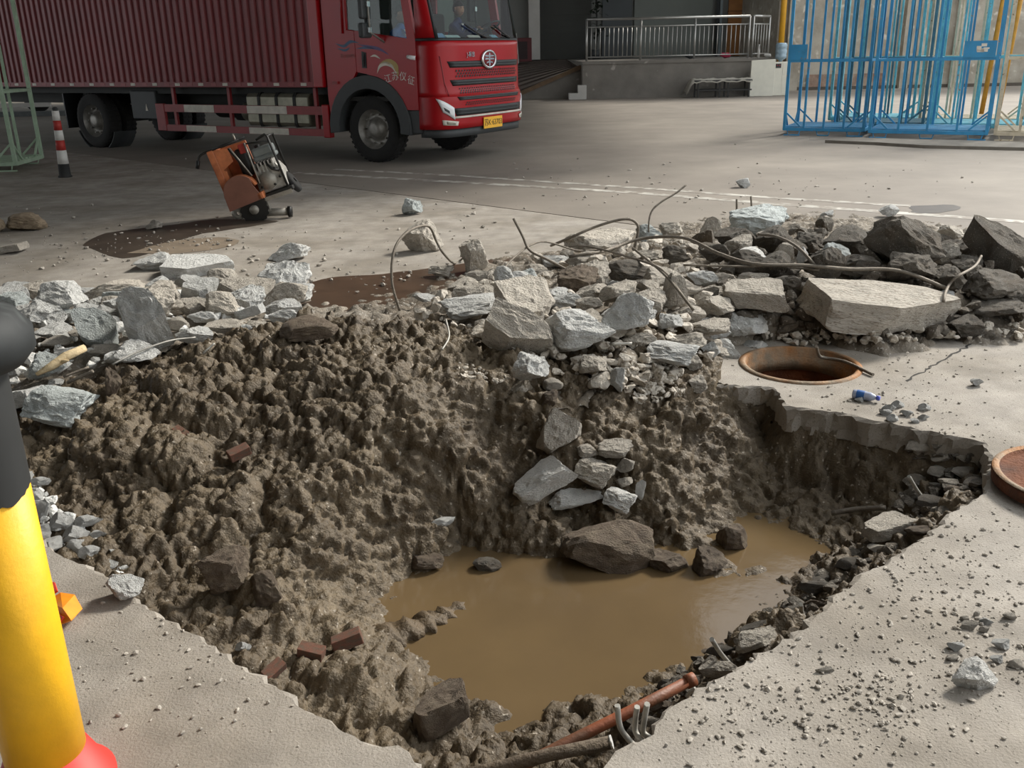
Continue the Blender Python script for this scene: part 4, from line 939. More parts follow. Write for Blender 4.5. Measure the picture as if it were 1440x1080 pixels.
for s_ in (-1, 1):
    part(MB().box(RX - .80, s_ * .95 - .22, .35, RX - .77, s_ * .95 + .22, 1.0), 'mud_flap', m_black)
    part(MB().lathe([(.56, -.24), (.58, -.24), (.58, .24), (.56, .24), (.56, -.24)], 18, Matrix.Translation((RX, s_ * .88, .5)) @ Matrix.Rotation(R(90), 4, 'X'), a0=R(200), a1=R(340)), 'mudguard', m_dgrey)
part(MB().box(-5.8, -1.05, .55, -5.1, -.55, 1.05), 'battery_box', m_dgrey, bevel=.02)
part(MB().prism([(-5.4, .70), (-5.34, .70), (-5.37, .82)], -1.06, -1.05), 'warning_triangle_sticker', m_white)
part(MB().tube([(-4.9, .3, .72), (-4.0, .3, .72)], .22, 16), 'air_tank', m_chassis)
part(MB().lathe([(.10, -.13), (.46, -.13), (.48, -.1), (.48, .1), (.46, .13), (.10, .13)], 28, Matrix.Translation((-3.9, .35, .62))), 'spare_wheel', m_tyre)
# fuel tank with straps
ft = part(MB().prism([(-.25, -.2), (-.22, -.26), (.20, -.26), (.27, -.18), (.27, .18), (.20, .26), (-.2, .26), (-.25, .2)], -2.75, -1.35, 'x', Matrix.Translation((0, -.85, .76))), 'fuel_tank', m_tank, bevel=.02)
for X in (-2.45, -2.05, -1.65): part(MB().prism([(-.26, -.21), (-.23, -.275), (.21, -.275), (.28, -.19), (.28, .19), (.21, .275), (-.21, .275), (-.26, .21)], X - .03, X + .03, 'x', Matrix.Translation((0, -.85, .76))), 'strap', m_chassis, ft)
part(MB().tube([(-3.1, -.75, .70), (-2.9, -.75, .70)], .16, 14), 'silencer', m_tank)
# side guard: two rails in white and red lengths, end plates, hangers
for (z0, z1) in ((.70, .83), (.37, .48)):
    rail = part(MB().box(-4.9, -1.19, z0, -.92, -1.15, z1), 'guard_rail', m_tapered)
    for (xa, xb) in ((-4.2, -3.45), (-2.65, -1.75)): part(MB().box(xa, -1.196, z0 + .004, xb, -1.188, z1 - .004), 'white_band', m_white, rail)
part(MB().box(-.99, -1.20, .35, -.84, -1.10, .86), 'guard_end_panel', m_red, bevel=.015, label='bright red end panel of the side guard')
part(MB().box(-4.95, -1.20, .37, -4.72, -1.14, .84), 'guard_end_panel', m_tapered, bevel=.01)
for X in (-4.5, -3.1, -1.15): part(MB().box(X - .03, -1.15, .4, X + .03, -1.10, 1.12), 'guard_hanger', m_tapered)

# --- cab
def sgnp(v_, p_): return math.copysign(abs(v_) ** p_, v_)
def dxz(z): return .05 if z < .98 else .05 * (1.06 - z) / .08 if z < 1.06 else 0 if z < 1.76 else -(z - 1.76) * .27
def fx(Y, z, off=0.0):
    return .93 + .47 * max(1 - (abs(Y) / 1.205) ** 4, 0) ** .25 + dxz(z) + off
def fpt(a_, z, off=0.0):
    c, s_ = math.cos(a_), math.sin(a_); return Vector((.93 + (.47 + off) * sgnp(c, .5) + dxz(z) * abs(c) ** .3, (1.2 + off) * sgnp(s_, .5), z))
def shell(zs, nu=40, off=0.0, a0=-90, a1=90):
    mb = MB(); mb.grid(nu, len(zs) - 1, lambda u_, v_: fpt(R(a0 + (a1 - a0) * u_), zs[round(v_ * (len(zs) - 1))], off)); return mb
part(shell([.52, .60, .75, .9, .975, .985]), 'bumper', m_red, solid=.03)
part(shell([.985, 1.05, 1.15, 1.3, 1.5, 1.68, 1.76]), 'front_panel', m_red, solid=.03)
part(shell([.40, .46, .53], off=-.03), 'lower_valance', m_dgrey, solid=.03)
part(shell([.975, .995], off=-.012), 'panel_gap', m_black)
part(shell([1.76, 1.775, 1.80], off=.004), 'windscreen_sill', m_black, solid=.02)
part(shell([1.80, 2.0, 2.2, 2.4, 2.6, 2.78], a0=-62, a1=62), 'windscreen', m_glass)
part(shell([2.78, 2.9, 2.98]), 'windscreen_header', m_red, solid=.03)
for a0, a1 in ((-90, -60), (60, 90)):
    part(shell([1.78, 2.0, 2.2, 2.4, 2.6, 2.8], 6, .002, a0, a1), 'a_pillar', m_red if a0 < 0 else m_black, solid=.03)
part(shell([1.78, 2.0, 2.2, 2.4, 2.6, 2.8], 2, .006, -64, -57), 'pillar_seal', m_black, solid=.01)
# patches that follow the front
def patch(q, name, mat, off=.006, th=.012, nu=14, nv=3, parent=None, **k):
    (ya, za), (yb, zb), (yc, zc), (yd, zd) = q
    def fn(o_):
        def g_(u_, v_):
            y = (ya * (1 - u_) + yb * u_) * (1 - v_) + (yd * (1 - u_) + yc * u_) * v_; z = (za * (1 - u_) + zb * u_) * (1 - v_) + (zd * (1 - u_) + zc * u_) * v_
            return Vector((fx(y, z, o_), y, z))
        return g_
    mb = MB().grid(nu, nv, fn(off)); return part(mb, name, mat, parent or TK, solid=th, **k)
for (z0, z1, y_) in ((1.385, 1.475, 1.0), (1.13, 1.215, .96), (.925, .978, .88), (.705, .815, .96)):
    gs = patch([(-y_ + .05, z0), (y_ - .05, z0), (y_, z1), (-y_, z1)], 'grille_slot', m_black, .004)
    for k in (.3, .7):
        zz = z0 + (z1 - z0) * k; patch([(-y_ + .05, zz - .007), (y_ - .05, zz - .007), (y_ - .04, zz + .007), (-y_ + .04, zz + .007)], 'slot_bar', m_dgrey, .012, .01, parent=gs)
for (z0, z1, y_) in ((1.245, 1.36, .86), (1.015, 1.105, .80), (.845, .90, .72)):
    pf = MB(); rows = 3 if z1 - z0 > .06 else 2; nn = 26
    for r_ in range(rows):
        for k in range(nn):
            y = -y_ + 2 * y_ * (k + .5 + (.5 if r_ % 2 else 0)) / nn; z = z0 + (z1 - z0) * (r_ + .5) / rows; w_ = y_ / nn * .62; h_ = (z1 - z0) / rows * .36
            pf.add([(fx(yy, zz, .008), yy, zz) for (yy, zz) in ((y - w_, z - h_), (y + w_ * .6, z - h_), (y + w_, z + h_), (y - w_ * .6, z + h_))], [(0, 1, 2, 3)])
    part(pf, 'grille_perforations', m_black)
patch([(-.97, .672), (.97, .672), (.97, .700), (-.97, .700)], 'chrome_strip', m_white, .012)
for s_ in (-1, 1):
    hl = patch([(s_ * 1.13, .77), (s_ * .95, .655), (s_ * .96, .825), (s_ * 1.185, .965)], 'headlight', m_lamp, .014, .02, 8)
    patch([(s_ * 1.11, .79), (s_ * 1.04, .745), (s_ * 1.045, .785), (s_ * 1.125, .84)], 'lamp_reflector', m_dgrey, .018, .004, 5, parent=hl)
    fg = patch([(s_ * 1.13, .585), (s_ * .90, .565), (s_ * .88, .625), (s_ * 1.14, .66)], 'fog_light', m_white, .012, .01, 6)
    patch([(s_ * 1.09, .595), (s_ * .95, .585), (s_ * .95, .61), (s_ * 1.09, .635)], 'fog_lens', m_tank, .016, .004, 5, parent=fg)
    patch([(s_ * 1.03, .99), (s_ * 1.02, .99), (s_ * 1.10, 1.55), (s_ * 1.11, 1.55)], 'panel_crease', m_dred, .004, .004, 2)
# emblem: ring, red face, wing mark
Xe = fx(0, 1.5); EL = Matrix.Translation((0, 0, 0)) @ Matrix.Diagonal((1, 1.5, 1, 1)); em = part(MB().lathe([(.105, 0), (.14, 0), (.14, .03), (.125, .045), (.108, .035)], 36, EL @ Matrix.Translation((Xe, 0, 1.49)) @ Matrix.Rotation(R(90), 4, 'Y')), 'emblem_ring', m_chrome)
part(MB().lathe([(0, .03), (.112, .03), (.112, 0)], 36, EL @ Matrix.Translation((Xe, 0, 1.49)) @ Matrix.Rotation(R(90), 4, 'Y')), 'emblem_face', m_dred, em)
wg = MB(); xe = Xe + .032
for s_ in (-1, 1):
    for (z_, l_, sl) in ((.045, .085, .005), (.005, .088, .0), (-.038, .062, -.012)):
        wg.prism([(s_ * .014, z_ - .011), (s_ * l_, z_ - .011 + sl), (s_ * (l_ - .008), z_ + .011 + sl), (s_ * .014, z_ + .011)], xe, xe + .006, 'x', EL @ Matrix.Translation((0, 0, 1.49)))
wg.prism([(-.012, -.10), (.012, -.10), (.012, .06), (.02, .075), (-.005, .1), (-.012, .075)], xe, xe + .006, 'x', EL @ Matrix.Translation((0, 0, 1.49)))
part(wg, 'emblem_wings', m_chrome, em)
def fmtx(X, Y, Z, tilt=0): return Matrix.Translation((X, Y, Z)) @ Matrix(((0, 0, 1, 0), (1, 0, 0, 0), (0, 1, 0, 0), (0, 0, 0, 1)))
text_mesh('J-解放', 'maker_lettering', .085, m_chrome, TK, fmtx(fx(-.45, 1.56, .006), -.47, 1.56), .004)
# plate
Xp = fx(0, .58) + .012; npl = part(MB().box(Xp, -.27, .475, Xp + .012, .27, .645), 'number_plate', m_yel, bevel=.004)
text_mesh('苏K·63703', 'plate_characters', .118, m_blk, npl, fmtx(Xp + .0135, 0, .557), .001)
# wipers
for (ya, yb) in ((-.55, -.02), (.25, .68)):
    part(MB().tube([(fx(yb, 1.80, .02), yb, 1.80), (fx((ya + yb) / 2, 1.87, .03), (ya + yb) / 2, 1.87), (fx(ya, 1.98, .03), ya, 1.98)], .013, 6), 'wiper', m_black)
# side skins
side_low = [(-.20, 1.345), (-.02, 1.315)] + [(-.02 + .79 * math.cos(R(t)), .5 + .79 * math.sin(R(t))) for t in (80, 70, 60, 50, 40, 30)] + [(.70, .80), (.93, .80), (.93, 1.785), (.78, 1.80), (-.20, 1.935)]
rear_low = [(-.82, .95), (-.80, .72)] + [(-.02 + .79 * math.cos(R(t)), .5 + .79 * math.sin(R(t))) for t in (165, 150, 135, 120, 110)] + [(-.205, 1.35), (-.205, 2.95), (-.82, 2.95)]
rear_low[-2:-1] = [(-.205, 1.935), (-.36, 1.955), (-.34, 2.75), (-.205, 2.75), (-.205, 2.95)]
for s_ in (-1, 1):
    ya, yb = (-1.205, -1.15) if s_ < 0 else (1.15, 1.205)
    dr = part(MB().prism(side_low, ya, yb), 'door', m_red, bevel=.008)
    part(MB().prism(rear_low, ya, yb), 'cab_rear_panel', m_red, bevel=.006)
    part(MB().prism([(.78, 1.80), (.93, 1.785), (.74, 2.95), (.62, 2.95)], ya, yb), 'door_pillar', m_red)
    part(MB().prism([(-.21, 2.72), (.66, 2.72), (.64, 2.95), (-.21, 2.95)], ya, yb), 'door_header', m_red)
    yw = -1.17 if s_ < 0 else 1.17
    part(MB().prism([(-.35, 1.955), (.775, 1.80), (.66, 2.73), (-.34, 2.75)], yw - .003, yw + .003), 'door_window', m_glass)
    part(MB().tube([(.02, yw - .02 * -s_, 1.91), (.0, yw, 2.74)], .014, 6), 'window_divider', m_dgrey)
    part(MB().tube([(-.42, -1.21 * -s_, 1.90), (-.40, -1.21 * -s_, 2.75)], .018, 6), 'rear_trim', m_red)
    # wheel arch, liner, step
    arch = [(-.02 + r_ * math.cos(R(t)), .5 + r_ * math.sin(R(t))) for r_, rg in ((.80, range(-5, 186, 10)), (.60, range(185, -6, -10))) for t in rg]
    part(MB().prism(arch, min(s_ * 1.225, s_ * .78), max(s_ * 1.225, s_ * .78)), 'wheel_arch', m_dgrey, bevel=.012)
    part(MB().prism([(.58, .44), (.96, .46), (.95, .80), (.72, .80), (.66, .62)], min(s_ * 1.19, s_ * .8), max(s_ * 1.19, s_ * .8)), 'step_box', m_dgrey, bevel=.02)
    part(MB().box(-.68, min(s_ * 1.24, s_ * 1.2), 1.17, -.58, max(s_ * 1.24, s_ * 1.2), 1.21), 'side_lamp', m_tapered)
    if s_ < 0:
        part(MB().prism([(-.085, 1.40), (.0, 1.40), (.005, 1.62), (-.08, 1.64)], -1.213, -1.20), 'handle_recess', m_black, dr)
        part(MB().tube([(-.045, -1.215, 1.42), (-.05, -1.235, 1.50), (-.045, -1.235, 1.56), (-.035, -1.215, 1.61)], .012, 7), 'handle', m_dgrey, dr)
        part(MB().tube([(.78, -1.2, 1.55), (.85, -1.225, 1.54), (.92, -1.20, 1.53)], .03, 8), 'turn_lamp', m_lamp, dr)
        smx = lambda X, Z, rot=0: Matrix.Translation((X, -1.2075, Z)) @ Matrix.Rotation(R(90), 4, 'X') @ Matrix.Rotation(rot, 4, 'Z')
        for ch, X, Z, ro in (('江', .39, 1.24, 12), ('苏', .53, 1.275, 4), ('仪', .675, 1.27, -5), ('征', .82, 1.215, -14)):
            text_mesh(ch, 'door_lettering', .135, m_wht, dr, smx(X, Z, R(ro)), .001)
        text_mesh('货1000吨L', 'load_lettering', .07, M('faded_print', '#9a5a58', .6, var=.1), dr, smx(-.03 - .32, 1.575), .001)
        def swoosh(pts, ws, mat, nm):
            P = smoothpts([(a_, 0, b_) for a_, b_ in pts], 6); n_ = len(P); vs_ = []
            for i_, p in enumerate(P):
                d = (P[min(i_ + 1, n_ - 1)] - P[max(i_ - 1, 0)]).normalized(); q_ = Vector((-d.z, 0, d.x)); ww = ws * math.sin(math.pi * (i_ + .02) / (n_ - .9)) + .001
                vs_ += [(p.x + q_.x * ww, -1.2085, p.z + q_.z * ww), (p.x - q_.x * ww, -1.2085, p.z - q_.z * ww)]
            part(MB().add(vs_, [(2 * i_, 2 * i_ + 1, 2 * i_ + 3, 2 * i_ + 2) for i_ in range(n_ - 1)]), nm, mat, dr)
        m_sw1 = M('decal_gold', '#b39a5a', .5, var=.1); m_sw2 = M('decal_white', '#d9d3c6', .5, var=.1); m_sw3 = M('decal_blue', '#3b5a7c', .5, var=.1); m_sw4 = M('decal_violet', '#5d4a78', .5, var=.1)
        swoosh([(.19, 1.32), (.25, 1.42), (.36, 1.46), (.48, 1.42), (.55, 1.32)], .028, m_sw2, 'decal')
        swoosh([(.24, 1.45), (.36, 1.49), (.50, 1.44), (.58, 1.34), (.57, 1.27)], .026, m_sw1, 'decal')
        swoosh([(.36, 1.52), (.48, 1.50), (.58, 1.42), (.58, 1.29)], .018, m_sw1, 'decal')
        swoosh([(.08, 1.56), (.17, 1.575), (.27, 1.53)], .014, m_sw2, 'decal')
        swoosh([(-.16, 1.74), (.08, 1.70), (.28, 1.66), (.44, 1.58)], .022, m_sw4, 'decal')
        swoosh([(-.18, 1.68), (.02, 1.69), (.2, 1.67)], .016, m_sw3, 'decal')
        def swr(pts, ws, mat): swoosh(pts, ws, mat, 'decal')
        swr([(-.58, 1.76), (-.42, 1.72), (-.28, 1.78), (-.12, 1.76)], .022, m_sw3); swr([(-.55, 1.69), (-.40, 1.66), (-.3, 1.70)], .016, m_sw3)
    # mirror: tall housing on two arms, small mirror below
    my = s_ * 1.42
    mi = part(MB().box(.16, my - .11, 2.08, .24, my + .11, 2.60), 'mirror_housing', m_dgrey, bevel=.03)
    part(MB().box(.14, my - .11, 1.82, .24, my + .11, 2.03), 'mirror_housing', m_dgrey, bevel=.03)
    part(MB().tube([(.55, s_ * 1.2, 2.75), (.27, my - .02 * s_, 2.70), (.27, my, 2.25), (.28, my, 1.90), (.36, s_ * 1.2, 1.76)], .016, 7), 'mirror_arm', m_rimst if s_ < 0 else m_black)
    for zz in (2.28, 1.93): part(MB().box(.245, my - .03, zz - .035, .29, my + .03, zz + .035), 'mirror_clamp', m_chrome)
part(MB().box(-.80, -1.15, .95, -.74, 1.15, 2.95), 'cab_back_wall', m_inter)
part(MB().box(-.82, -1.2, 2.93, .75, 1.2, 3.0), 'cab_roof', m_red, bevel=.03)
part(MB().box(-.8, -1.14, .92, 1.1, 1.14, .98), 'cab_floor', m_inter)
part(MB().prism([(.80, 1.66), (1.20, 1.45), (1.26, 1.45), (1.28, 1.72), (1.05, 1.80), (.86, 1.79)], -1.1, 1.1), 'dashboard', m_inter, bevel=.03)
for (y0, x0, w_, l_, rz_, mat, nm) in ((-.72, 1.04, .36, .20, 6, M('paper_blue', '#6d9ec4', .7), 'sun_shade_card'), (-.62, 1.2, .40, .10, 4, M('paper_cyan', '#a9c4c4', .7), 'paper'), (-.05, 1.2, .25, .10, -12, M('rag_white', '#c9c6bf', .9), 'rag'), (.62, 1.15, .24, .13, 10, M('paper_blue2', '#86b6cf', .7), 'card')):
    part(MB().box(-l_ / 2, -w_ / 2, 0, l_ / 2, w_ / 2, .012, Matrix.Translation((x0, y0, 1.80)) @ Matrix.Rotation(R(rz_), 4, 'Z') @ Matrix.Rotation(R(38), 4, 'Y')), nm, mat)
sw = part(MB().lathe([(.20 + .016 * math.cos(t), .016 * math.sin(t)) for t in [2 * math.pi * k / 8 for k in range(9)]], 24, Matrix.Translation((.98, .70, 1.96)) @ Matrix.Rotation(R(-28), 4, 'Y')), 'steering_wheel', m_black)
part(MB().tube([(.98, .70, 1.96), (1.1, .70, 1.7)], .03, 8).bar((.98, .51, 1.96), (.98, .89, 1.96), .04, .02), 'steering_column', m_black, sw)
for (y, dx_, zt_) in ((-.72, .0, 1.36), (.70, .17, 1.46)):
    part(MB().box(-.22 + dx_, y - .26, zt_ - .18, .36 + dx_, y + .26, zt_), 'seat', m_inter, bevel=.05)
    part(MB().box(-.20 + dx_, y - .18, .97, .30 + dx_, y + .18, zt_ - .17), 'seat_base', m_inter)
    part(MB().box(-.34 + dx_, y - .25, zt_ - .06, -.19 + dx_, y + .25, zt_ + .74), 'seat_back', m_inter, bevel=.05)

# --- the two people in the cab
def person(label, loc, shirt, yaw, hands, head_turn, lean):
    root = thing('person', label, 'person', loc, yaw); root.scale = (TS, TS, TS)
    def skin(name, verts, edges, mat, sub=2):
        me = bpy.data.meshes.new(name); bm = bmesh.new(); ly = bm.verts.layers.skin.verify(); vv = []
        for (co, r_) in verts:
            v_ = bm.verts.new(co); v_[ly].radius = r_ if isinstance(r_, tuple) else (r_, r_); vv.append(v_)
        vv[0][ly].use_root = True
        for a_, b_ in edges: bm.edges.new((vv[a_], vv[b_]))
        bm.to_mesh(me); bm.free(); me.materials.append(mat); o = bpy.data.objects.new(name, me); COL.objects.link(o); o.parent = root
        o.modifiers.new('skin', 'SKIN').use_smooth_shade = True; s_ = o.modifiers.new('sub', 'SUBSURF'); s_.levels = sub; s_.render_levels = sub; return o
    l = lean
    V = [((0, 0, .10), (.13, .15)), ((.02 + l * .4, 0, .32), (.11, .15)), ((.03 + l * .9, 0, .50), (.10, .16)), ((.02 + l, 0, .60), (.055, .06)), ((.04 + l, 0, .68), (.05, .05)),
         ((.03 + l * .9, .19, .53), .062), ((.03 + l * .9, -.19, .53), .062)]
    E_ = [(0, 1), (1, 2), (2, 3), (3, 4), (2, 5), (2, 6)]
    for s_, hd in ((1, hands[0]), (-1, hands[1])):
        i = len(V); e_ = Vector(hd).lerp(Vector((.05 + l, .24 * s_, .50)), .48) + Vector((-.02, .06 * s_, -.12)); V += [(tuple(e_), .045), (tuple(Vector(hd).lerp(e_, .12)), .034)]
        E_ += [(5 if s_ > 0 else 6, i), (i, i + 1)]
    i = len(V); V += [((.22, .12, .12), .085), ((.42, .14, .10), .07), ((.46, .14, -.42), .05), ((.22, -.12, .12), .085), ((.42, -.14, .10), .07), ((.46, -.14, -.42), .05)]
    E_ += [(0, i), (i, i + 1), (i + 1, i + 2), (0, i + 3), (i + 3, i + 4), (i + 4, i + 5)]
    skin('body', V, E_, shirt)
    # hands: palm and five fingers closing forward
    for s_, hd in ((1, hands[0]), (-1, hands[1])):
        h = Vector(hd); hv = [(tuple(h + Vector((-.05, 0, .01))), .026), (tuple(h + Vector((0, 0, 0))), (.022, .036))]; he = [(0, 1)]
        for f_ in range(4):
            b_ = h + Vector((.015, (f_ - 1.5) * .02, 0)); k = len(hv); L_ = (.030, .036, .033, .026)[f_]
            hv += [(tuple(b_ + Vector((L_, 0, -.004))), .0095), (tuple(b_ + Vector((L_ * 1.5, 0, -.028))), .0085)]; he += [(1, k), (k, k + 1)]
        k = len(hv); hv += [(tuple(h + Vector((-.005, -s_ * .04, -.01))), .011), (tuple(h + Vector((.025, -s_ * .05, -.022))), .009)]; he += [(1, k), (k, k + 1)]
        skin('hand', hv, he, m_skin, 1)
    # head
    hm = Matrix.Translation((.05 + l, 0, .80)) @ Matrix.Rotation(head_turn, 4, 'Z')
    bm = bmesh.new(); bmesh.ops.create_uvsphere(bm, u_segments=28, v_segments=20, radius=1)
    for v_ in bm.verts:
        x, y, z = v_.co; wd = .078 * (1 - .22 * max(-z, 0) ** 1.5); nx = .098 * x + (.004 if x > 0 and z < -.3 else 0)
        if x > .6 and abs(y) < .22 and -.35 < z < .12: nx += .020 * (1 - abs(y) / .22) * (1 - (z + .1) / -.5 if z < -.1 else .5)   # nose
        if x > .5 and abs(abs(y) - .38) < .2 and .0 < z < .25: nx -= .008                                                       # eye sockets
        if x > .6 and abs(y) < .3 and -.62 < z < -.45: nx += .006                                                               # lips
        v_.co = hm @ Vector((nx, wd * y, .118 * z))
    for f_ in bm.faces: f_.smooth = True
    me = bpy.data.meshes.new('head'); bm.to_mesh(me); bm.free(); me.materials.append(m_skin); ho = bpy.data.objects.new('head', me); COL.objects.link(ho); ho.parent = root
    e = MB(); br_ = MB(); mo = MB(); er = MB()
    for s_ in (-1, 1):
        e.lathe([(0, -.009), (.007, -.006), (.009, 0), (.007, .006), (0, .009)], 10, hm @ Matrix.Translation((.083, s_ * .030, .012)))
        br_.tube([hm @ Vector((.088, s_ * .016, .032)), hm @ Vector((.086, s_ * .032, .036)), hm @ Vector((.076, s_ * .046, .032))], .004, 5)
        er.lathe([(0, -.03), (.012, -.022), (.016, 0), (.014, .02), (0, .03)], 10, hm @ Matrix.Translation((-.002, s_ * .078, .0)))
    mo.tube([hm @ Vector((.088, -.022, -.058)), hm @ Vector((.096, 0, -.056)), hm @ Vector((.088, .022, -.058))], .004, 5)
    e.build('eyes', m_blk, ho); br_.build('eyebrows', m_hair, ho); er.build('ears', m_skin, ho); mo.build('mouth', M('lips', '#8a4f45', .6), ho)
    bm = bmesh.new(); bmesh.ops.create_uvsphere(bm, u_segments=28, v_segments=20, radius=1)
    for v_ in bm.verts:
        x, y, z = v_.co; cut = .25 if x > .2 else -.35 + .6 * max(x + .3, 0)
        k = 1.07 if z > cut else .90; v_.co = hm @ Vector((.098 * x * k - .004, .079 * y * k, .118 * z * k + .004))
    for f_ in bm.faces: f_.smooth = True
    me = bpy.data.meshes.new('hair'); bm.to_mesh(me); bm.free(); me.materials.append(m_hair); hr = bpy.data.objects.new('hair', me); COL.objects.link(hr); hr.parent = root
    # collar and shirt front
    MB().tube([(.02 + l, -.075, .60), (.10 + l, -.04, .575), (.125 + l, 0, .52)], .014, 6).tube([(.02 + l, .075, .60), (.10 + l, .04, .575), (.125 + l, 0, .52)], .014, 6).build('collar', shirt, root)
    MB().prism([(-.03, .58), (.03, .58), (0, .47)], .108 + l, .122 + l, 'x').build('undershirt', m_wht, root)
    return root
TM = Matrix.Translation(TK.location) @ Matrix.Rotation(YAW, 4, 'Z') @ Matrix.Scale(TS, 4)
def place(X, Y, Z): return tuple(TM @ Vector((X, Y, Z)))
person('passenger in bright blue workwear looking ahead through the truck side window', place(.10, -.72, 1.36), m_blueshirt, YAW, ((.42, .14, .18), (.40, -.16, .22)), R(8), .18)
person('driver in navy workwear holding the steering wheel behind the windscreen', place(.27, .70, 1.46), m_navy, YAW, ((.66, .19, .50), (.66, -.19, .50)), R(-10), .10)
# ------------------------------------------------------------------ floor saw
m_or = M('saw_orange', '#c4754a', .5, var=.2, scale=10, alt='#a8623f', alt_scale=6)
m_alu = M('engine_alloy', '#a9a69f', .5, .35, var=.3, scale=18, bump=.3, bscale=60)
m_frame = M('frame_black', '#2b2a28', .5, .3, var=.15)
m_frl = M('worn_steel', '#9a958b', .5, .4, var=.2, scale=20)
sp = gz(370, 305)
SAW = thing('floor_saw', 'orange walk behind floor saw with a petrol engine tilted on its blade', 'floor saw', tuple(sp), R(4)); SAW.rotation_euler = (0, R(-17), R(4))
def sp_(mb, name, mat, bevel=0.0, parent=SAW): return mb.build(name, mat, parent, bevel)
sp_(MB().box(-.25, -.20, .24, -.17, .16, .835).box(-.17, .13, .25, .12, .16, .82), 'water_tank', m_or, .012)
sp_(MB().prism([(-.17, .60), (-.02, .66), (-.02, .80), (-.17, .83)], -.20, -.18).prism([(-.17, .24), (-.13, .24), (-.13, .6), (-.17, .6)], -.2, -.18), 'front_plate', m_or, .004)
gd = [(-.24, .19), (.14, .21), (.135, .27), (.10, .37)] + [(-.05 + .185 * math.cos(R(t)), .335 + .185 * math.sin(R(t))) for t in range(40, 190, 15)]
gdo = sp_(MB().prism(gd, -.30, -.285), 'blade_guard', M('guard_brown', '#7d5344', .6, var=.15), .004)
sp_(MB().prism([(-.05 + r_ * math.cos(R(t)), .335 + r_ * math.sin(R(t))) for r_, rg in ((.185, range(10, 176, 11)), (.165, range(175, 9, -11))) for t in rg], -.29, -.17), 'guard_rim', m_or, .003, gdo)
sp_(MB().box(.10, -.30, .21, .16, -.15, .28), 'guard_flap', m_or, .004, gdo)
bl = MB(); pts = []
for k in range(48):
    a_ = 2 * math.pi * k / 48; r_ = .155 if k % 3 else .142; pts.append((-.0 + r_ * math.cos(a_), .125 + r_ * math.sin(a_)))
bo = sp_(bl.prism(pts, -.245, -.238), 'blade', m_frame)
sp_(MB().lathe([(0, -.02), (.05, -.02), (.05, .02), (0, .02)], 20, Matrix.Translation((0, -.255, .125)) @ Matrix.Rotation(R(90), 4, 'X')), 'blade_flange', m_frl, 0, bo)
sp_(MB().box(-.20, -.20, .19, .47, .20, .235), 'chassis_tray', m_frame, .008)
sp_(MB().box(.14, -.205, .16, .45, -.19, .205), 'tray_edge', m_frl)
eng = sp_(MB().prism([(.10, .24), (.43, .24), (.43, .42), (.38, .52), (.20, .53), (.12, .42)], -.15, .12), 'engine_block', m_alu, .02)
f = MB()
for k in range(6): f.box(.15 + k * .04, -.165, .42, .165 + k * .04, .12, .56)
sp_(f, 'cooling_fins', m_alu, 0, eng)
sp_(MB().lathe([(0, -.02), (.085, -.015), (.095, 0), (.095, .02), (0, .02)], 24, Matrix.Translation((.24, -.16, .36)) @ Matrix.Rotation(R(90), 4, 'X')), 'recoil_cover', m_frl, 0, eng)
for (x_, z_) in ((.30, .30), (.38, .36), (.36, .46), (.16, .31)): sp_(MB().lathe([(.014, 0), (.014, .03), (0, .032)], 8, Matrix.Translation((x_, -.15, z_)) @ Matrix.Rotation(R(90), 4, 'X')), 'bolt', m_frame, 0, eng)
sp_(MB().tube([(.30, -.16, .52), (.33, -.17, .46), (.40, -.17, .42)], .014, 7), 'hose', m_frame, 0, eng)
sp_(MB().box(.165, -.13, .57, .415, .10, .625).box(.175, -.12, .615, .405, .09, .71), 'fuel_tank', M('tank_grey', '#7d8382', .45, .2, var=.15, scale=10), .025)
sp_(MB().lathe([(.03, 0), (.035, .03), (0, .035)], 14, Matrix.Translation((.24, -.02, .705))), 'fuel_cap', m_frame)
sp_(MB().box(.0, -.12, .46, .13, .08, .76), 'air_filter', m_frame, .03)
sp_(MB().box(.07, -.14, .70, .15, -.06, .80), 'ignition_coil', M('coil_red', '#a5382f', .5), .012)
fr = MB().tube([(.42, -.18, .24), (.415, -.18, .79), (.40, -.18, .815), (.29, -.18, .79)], .013, 8).tube([(.42, .17, .24), (.415, .17, .79), (.415, -.18, .79)], .013, 8).tube([(.15, -.18, .36), (.16, -.18, .80)], .012, 8).tube([(-.02, -.19, .80), (.10, -.19, .46)], .012, 8).tube([(.16, -.18, .79), (.41, -.18, .74)], .008, 6)
sp_(fr, 'tube_frame', m_frame)
sp_(MB().tube([(.165, -.19, .80), (.152, -.19, .36)], .009, 6).tube([(.0, -.2, .80), (.11, -.2, .46)], .009, 6), 'frame_edge_strip', m_frl)
[sp_(MB().tube([(-.18, y_, .838), (.12, y_, .85)], .012, 8), 'top_rail', m_frame) for y_ in (-.19, .15)]
hb = sp_(MB().tube(smoothpts([(-.16, -.12, .835), (-.28, -.14, .835), (-.345, -.15, .815), (-.385, -.15, .76)], 5), .012, 8), 'handlebar', m_frame)
sp_(MB().tube([(-.372, -.15, .78), (-.415, -.15, .71)], .020, 10), 'grip', m_black, 0, hb)
sp_(MB().tube([(.05, 0, .83), (.045, 0, .92)], .010, 7), 'lever', m_frl)
sp_(MB().lathe([(.03, -.035), (.10, -.035), (.125, -.025), (.13, 0), (.125, .025), (.10, .035), (.03, .035)], 28, Matrix.Translation((.45, .02, .25)) @ Matrix.Rotation(R(70), 4, 'Y')), 'drive_wheel', m_tyre)
sp_(MB().lathe([(.02, -.03), (.06, -.03), (.07, 0), (.06, .03), (.02, .03)], 20, Matrix.Translation((-.19, -.20, .14)) @ Matrix.Rotation(R(90), 4, 'X')), 'guide_wheel', m_frl)
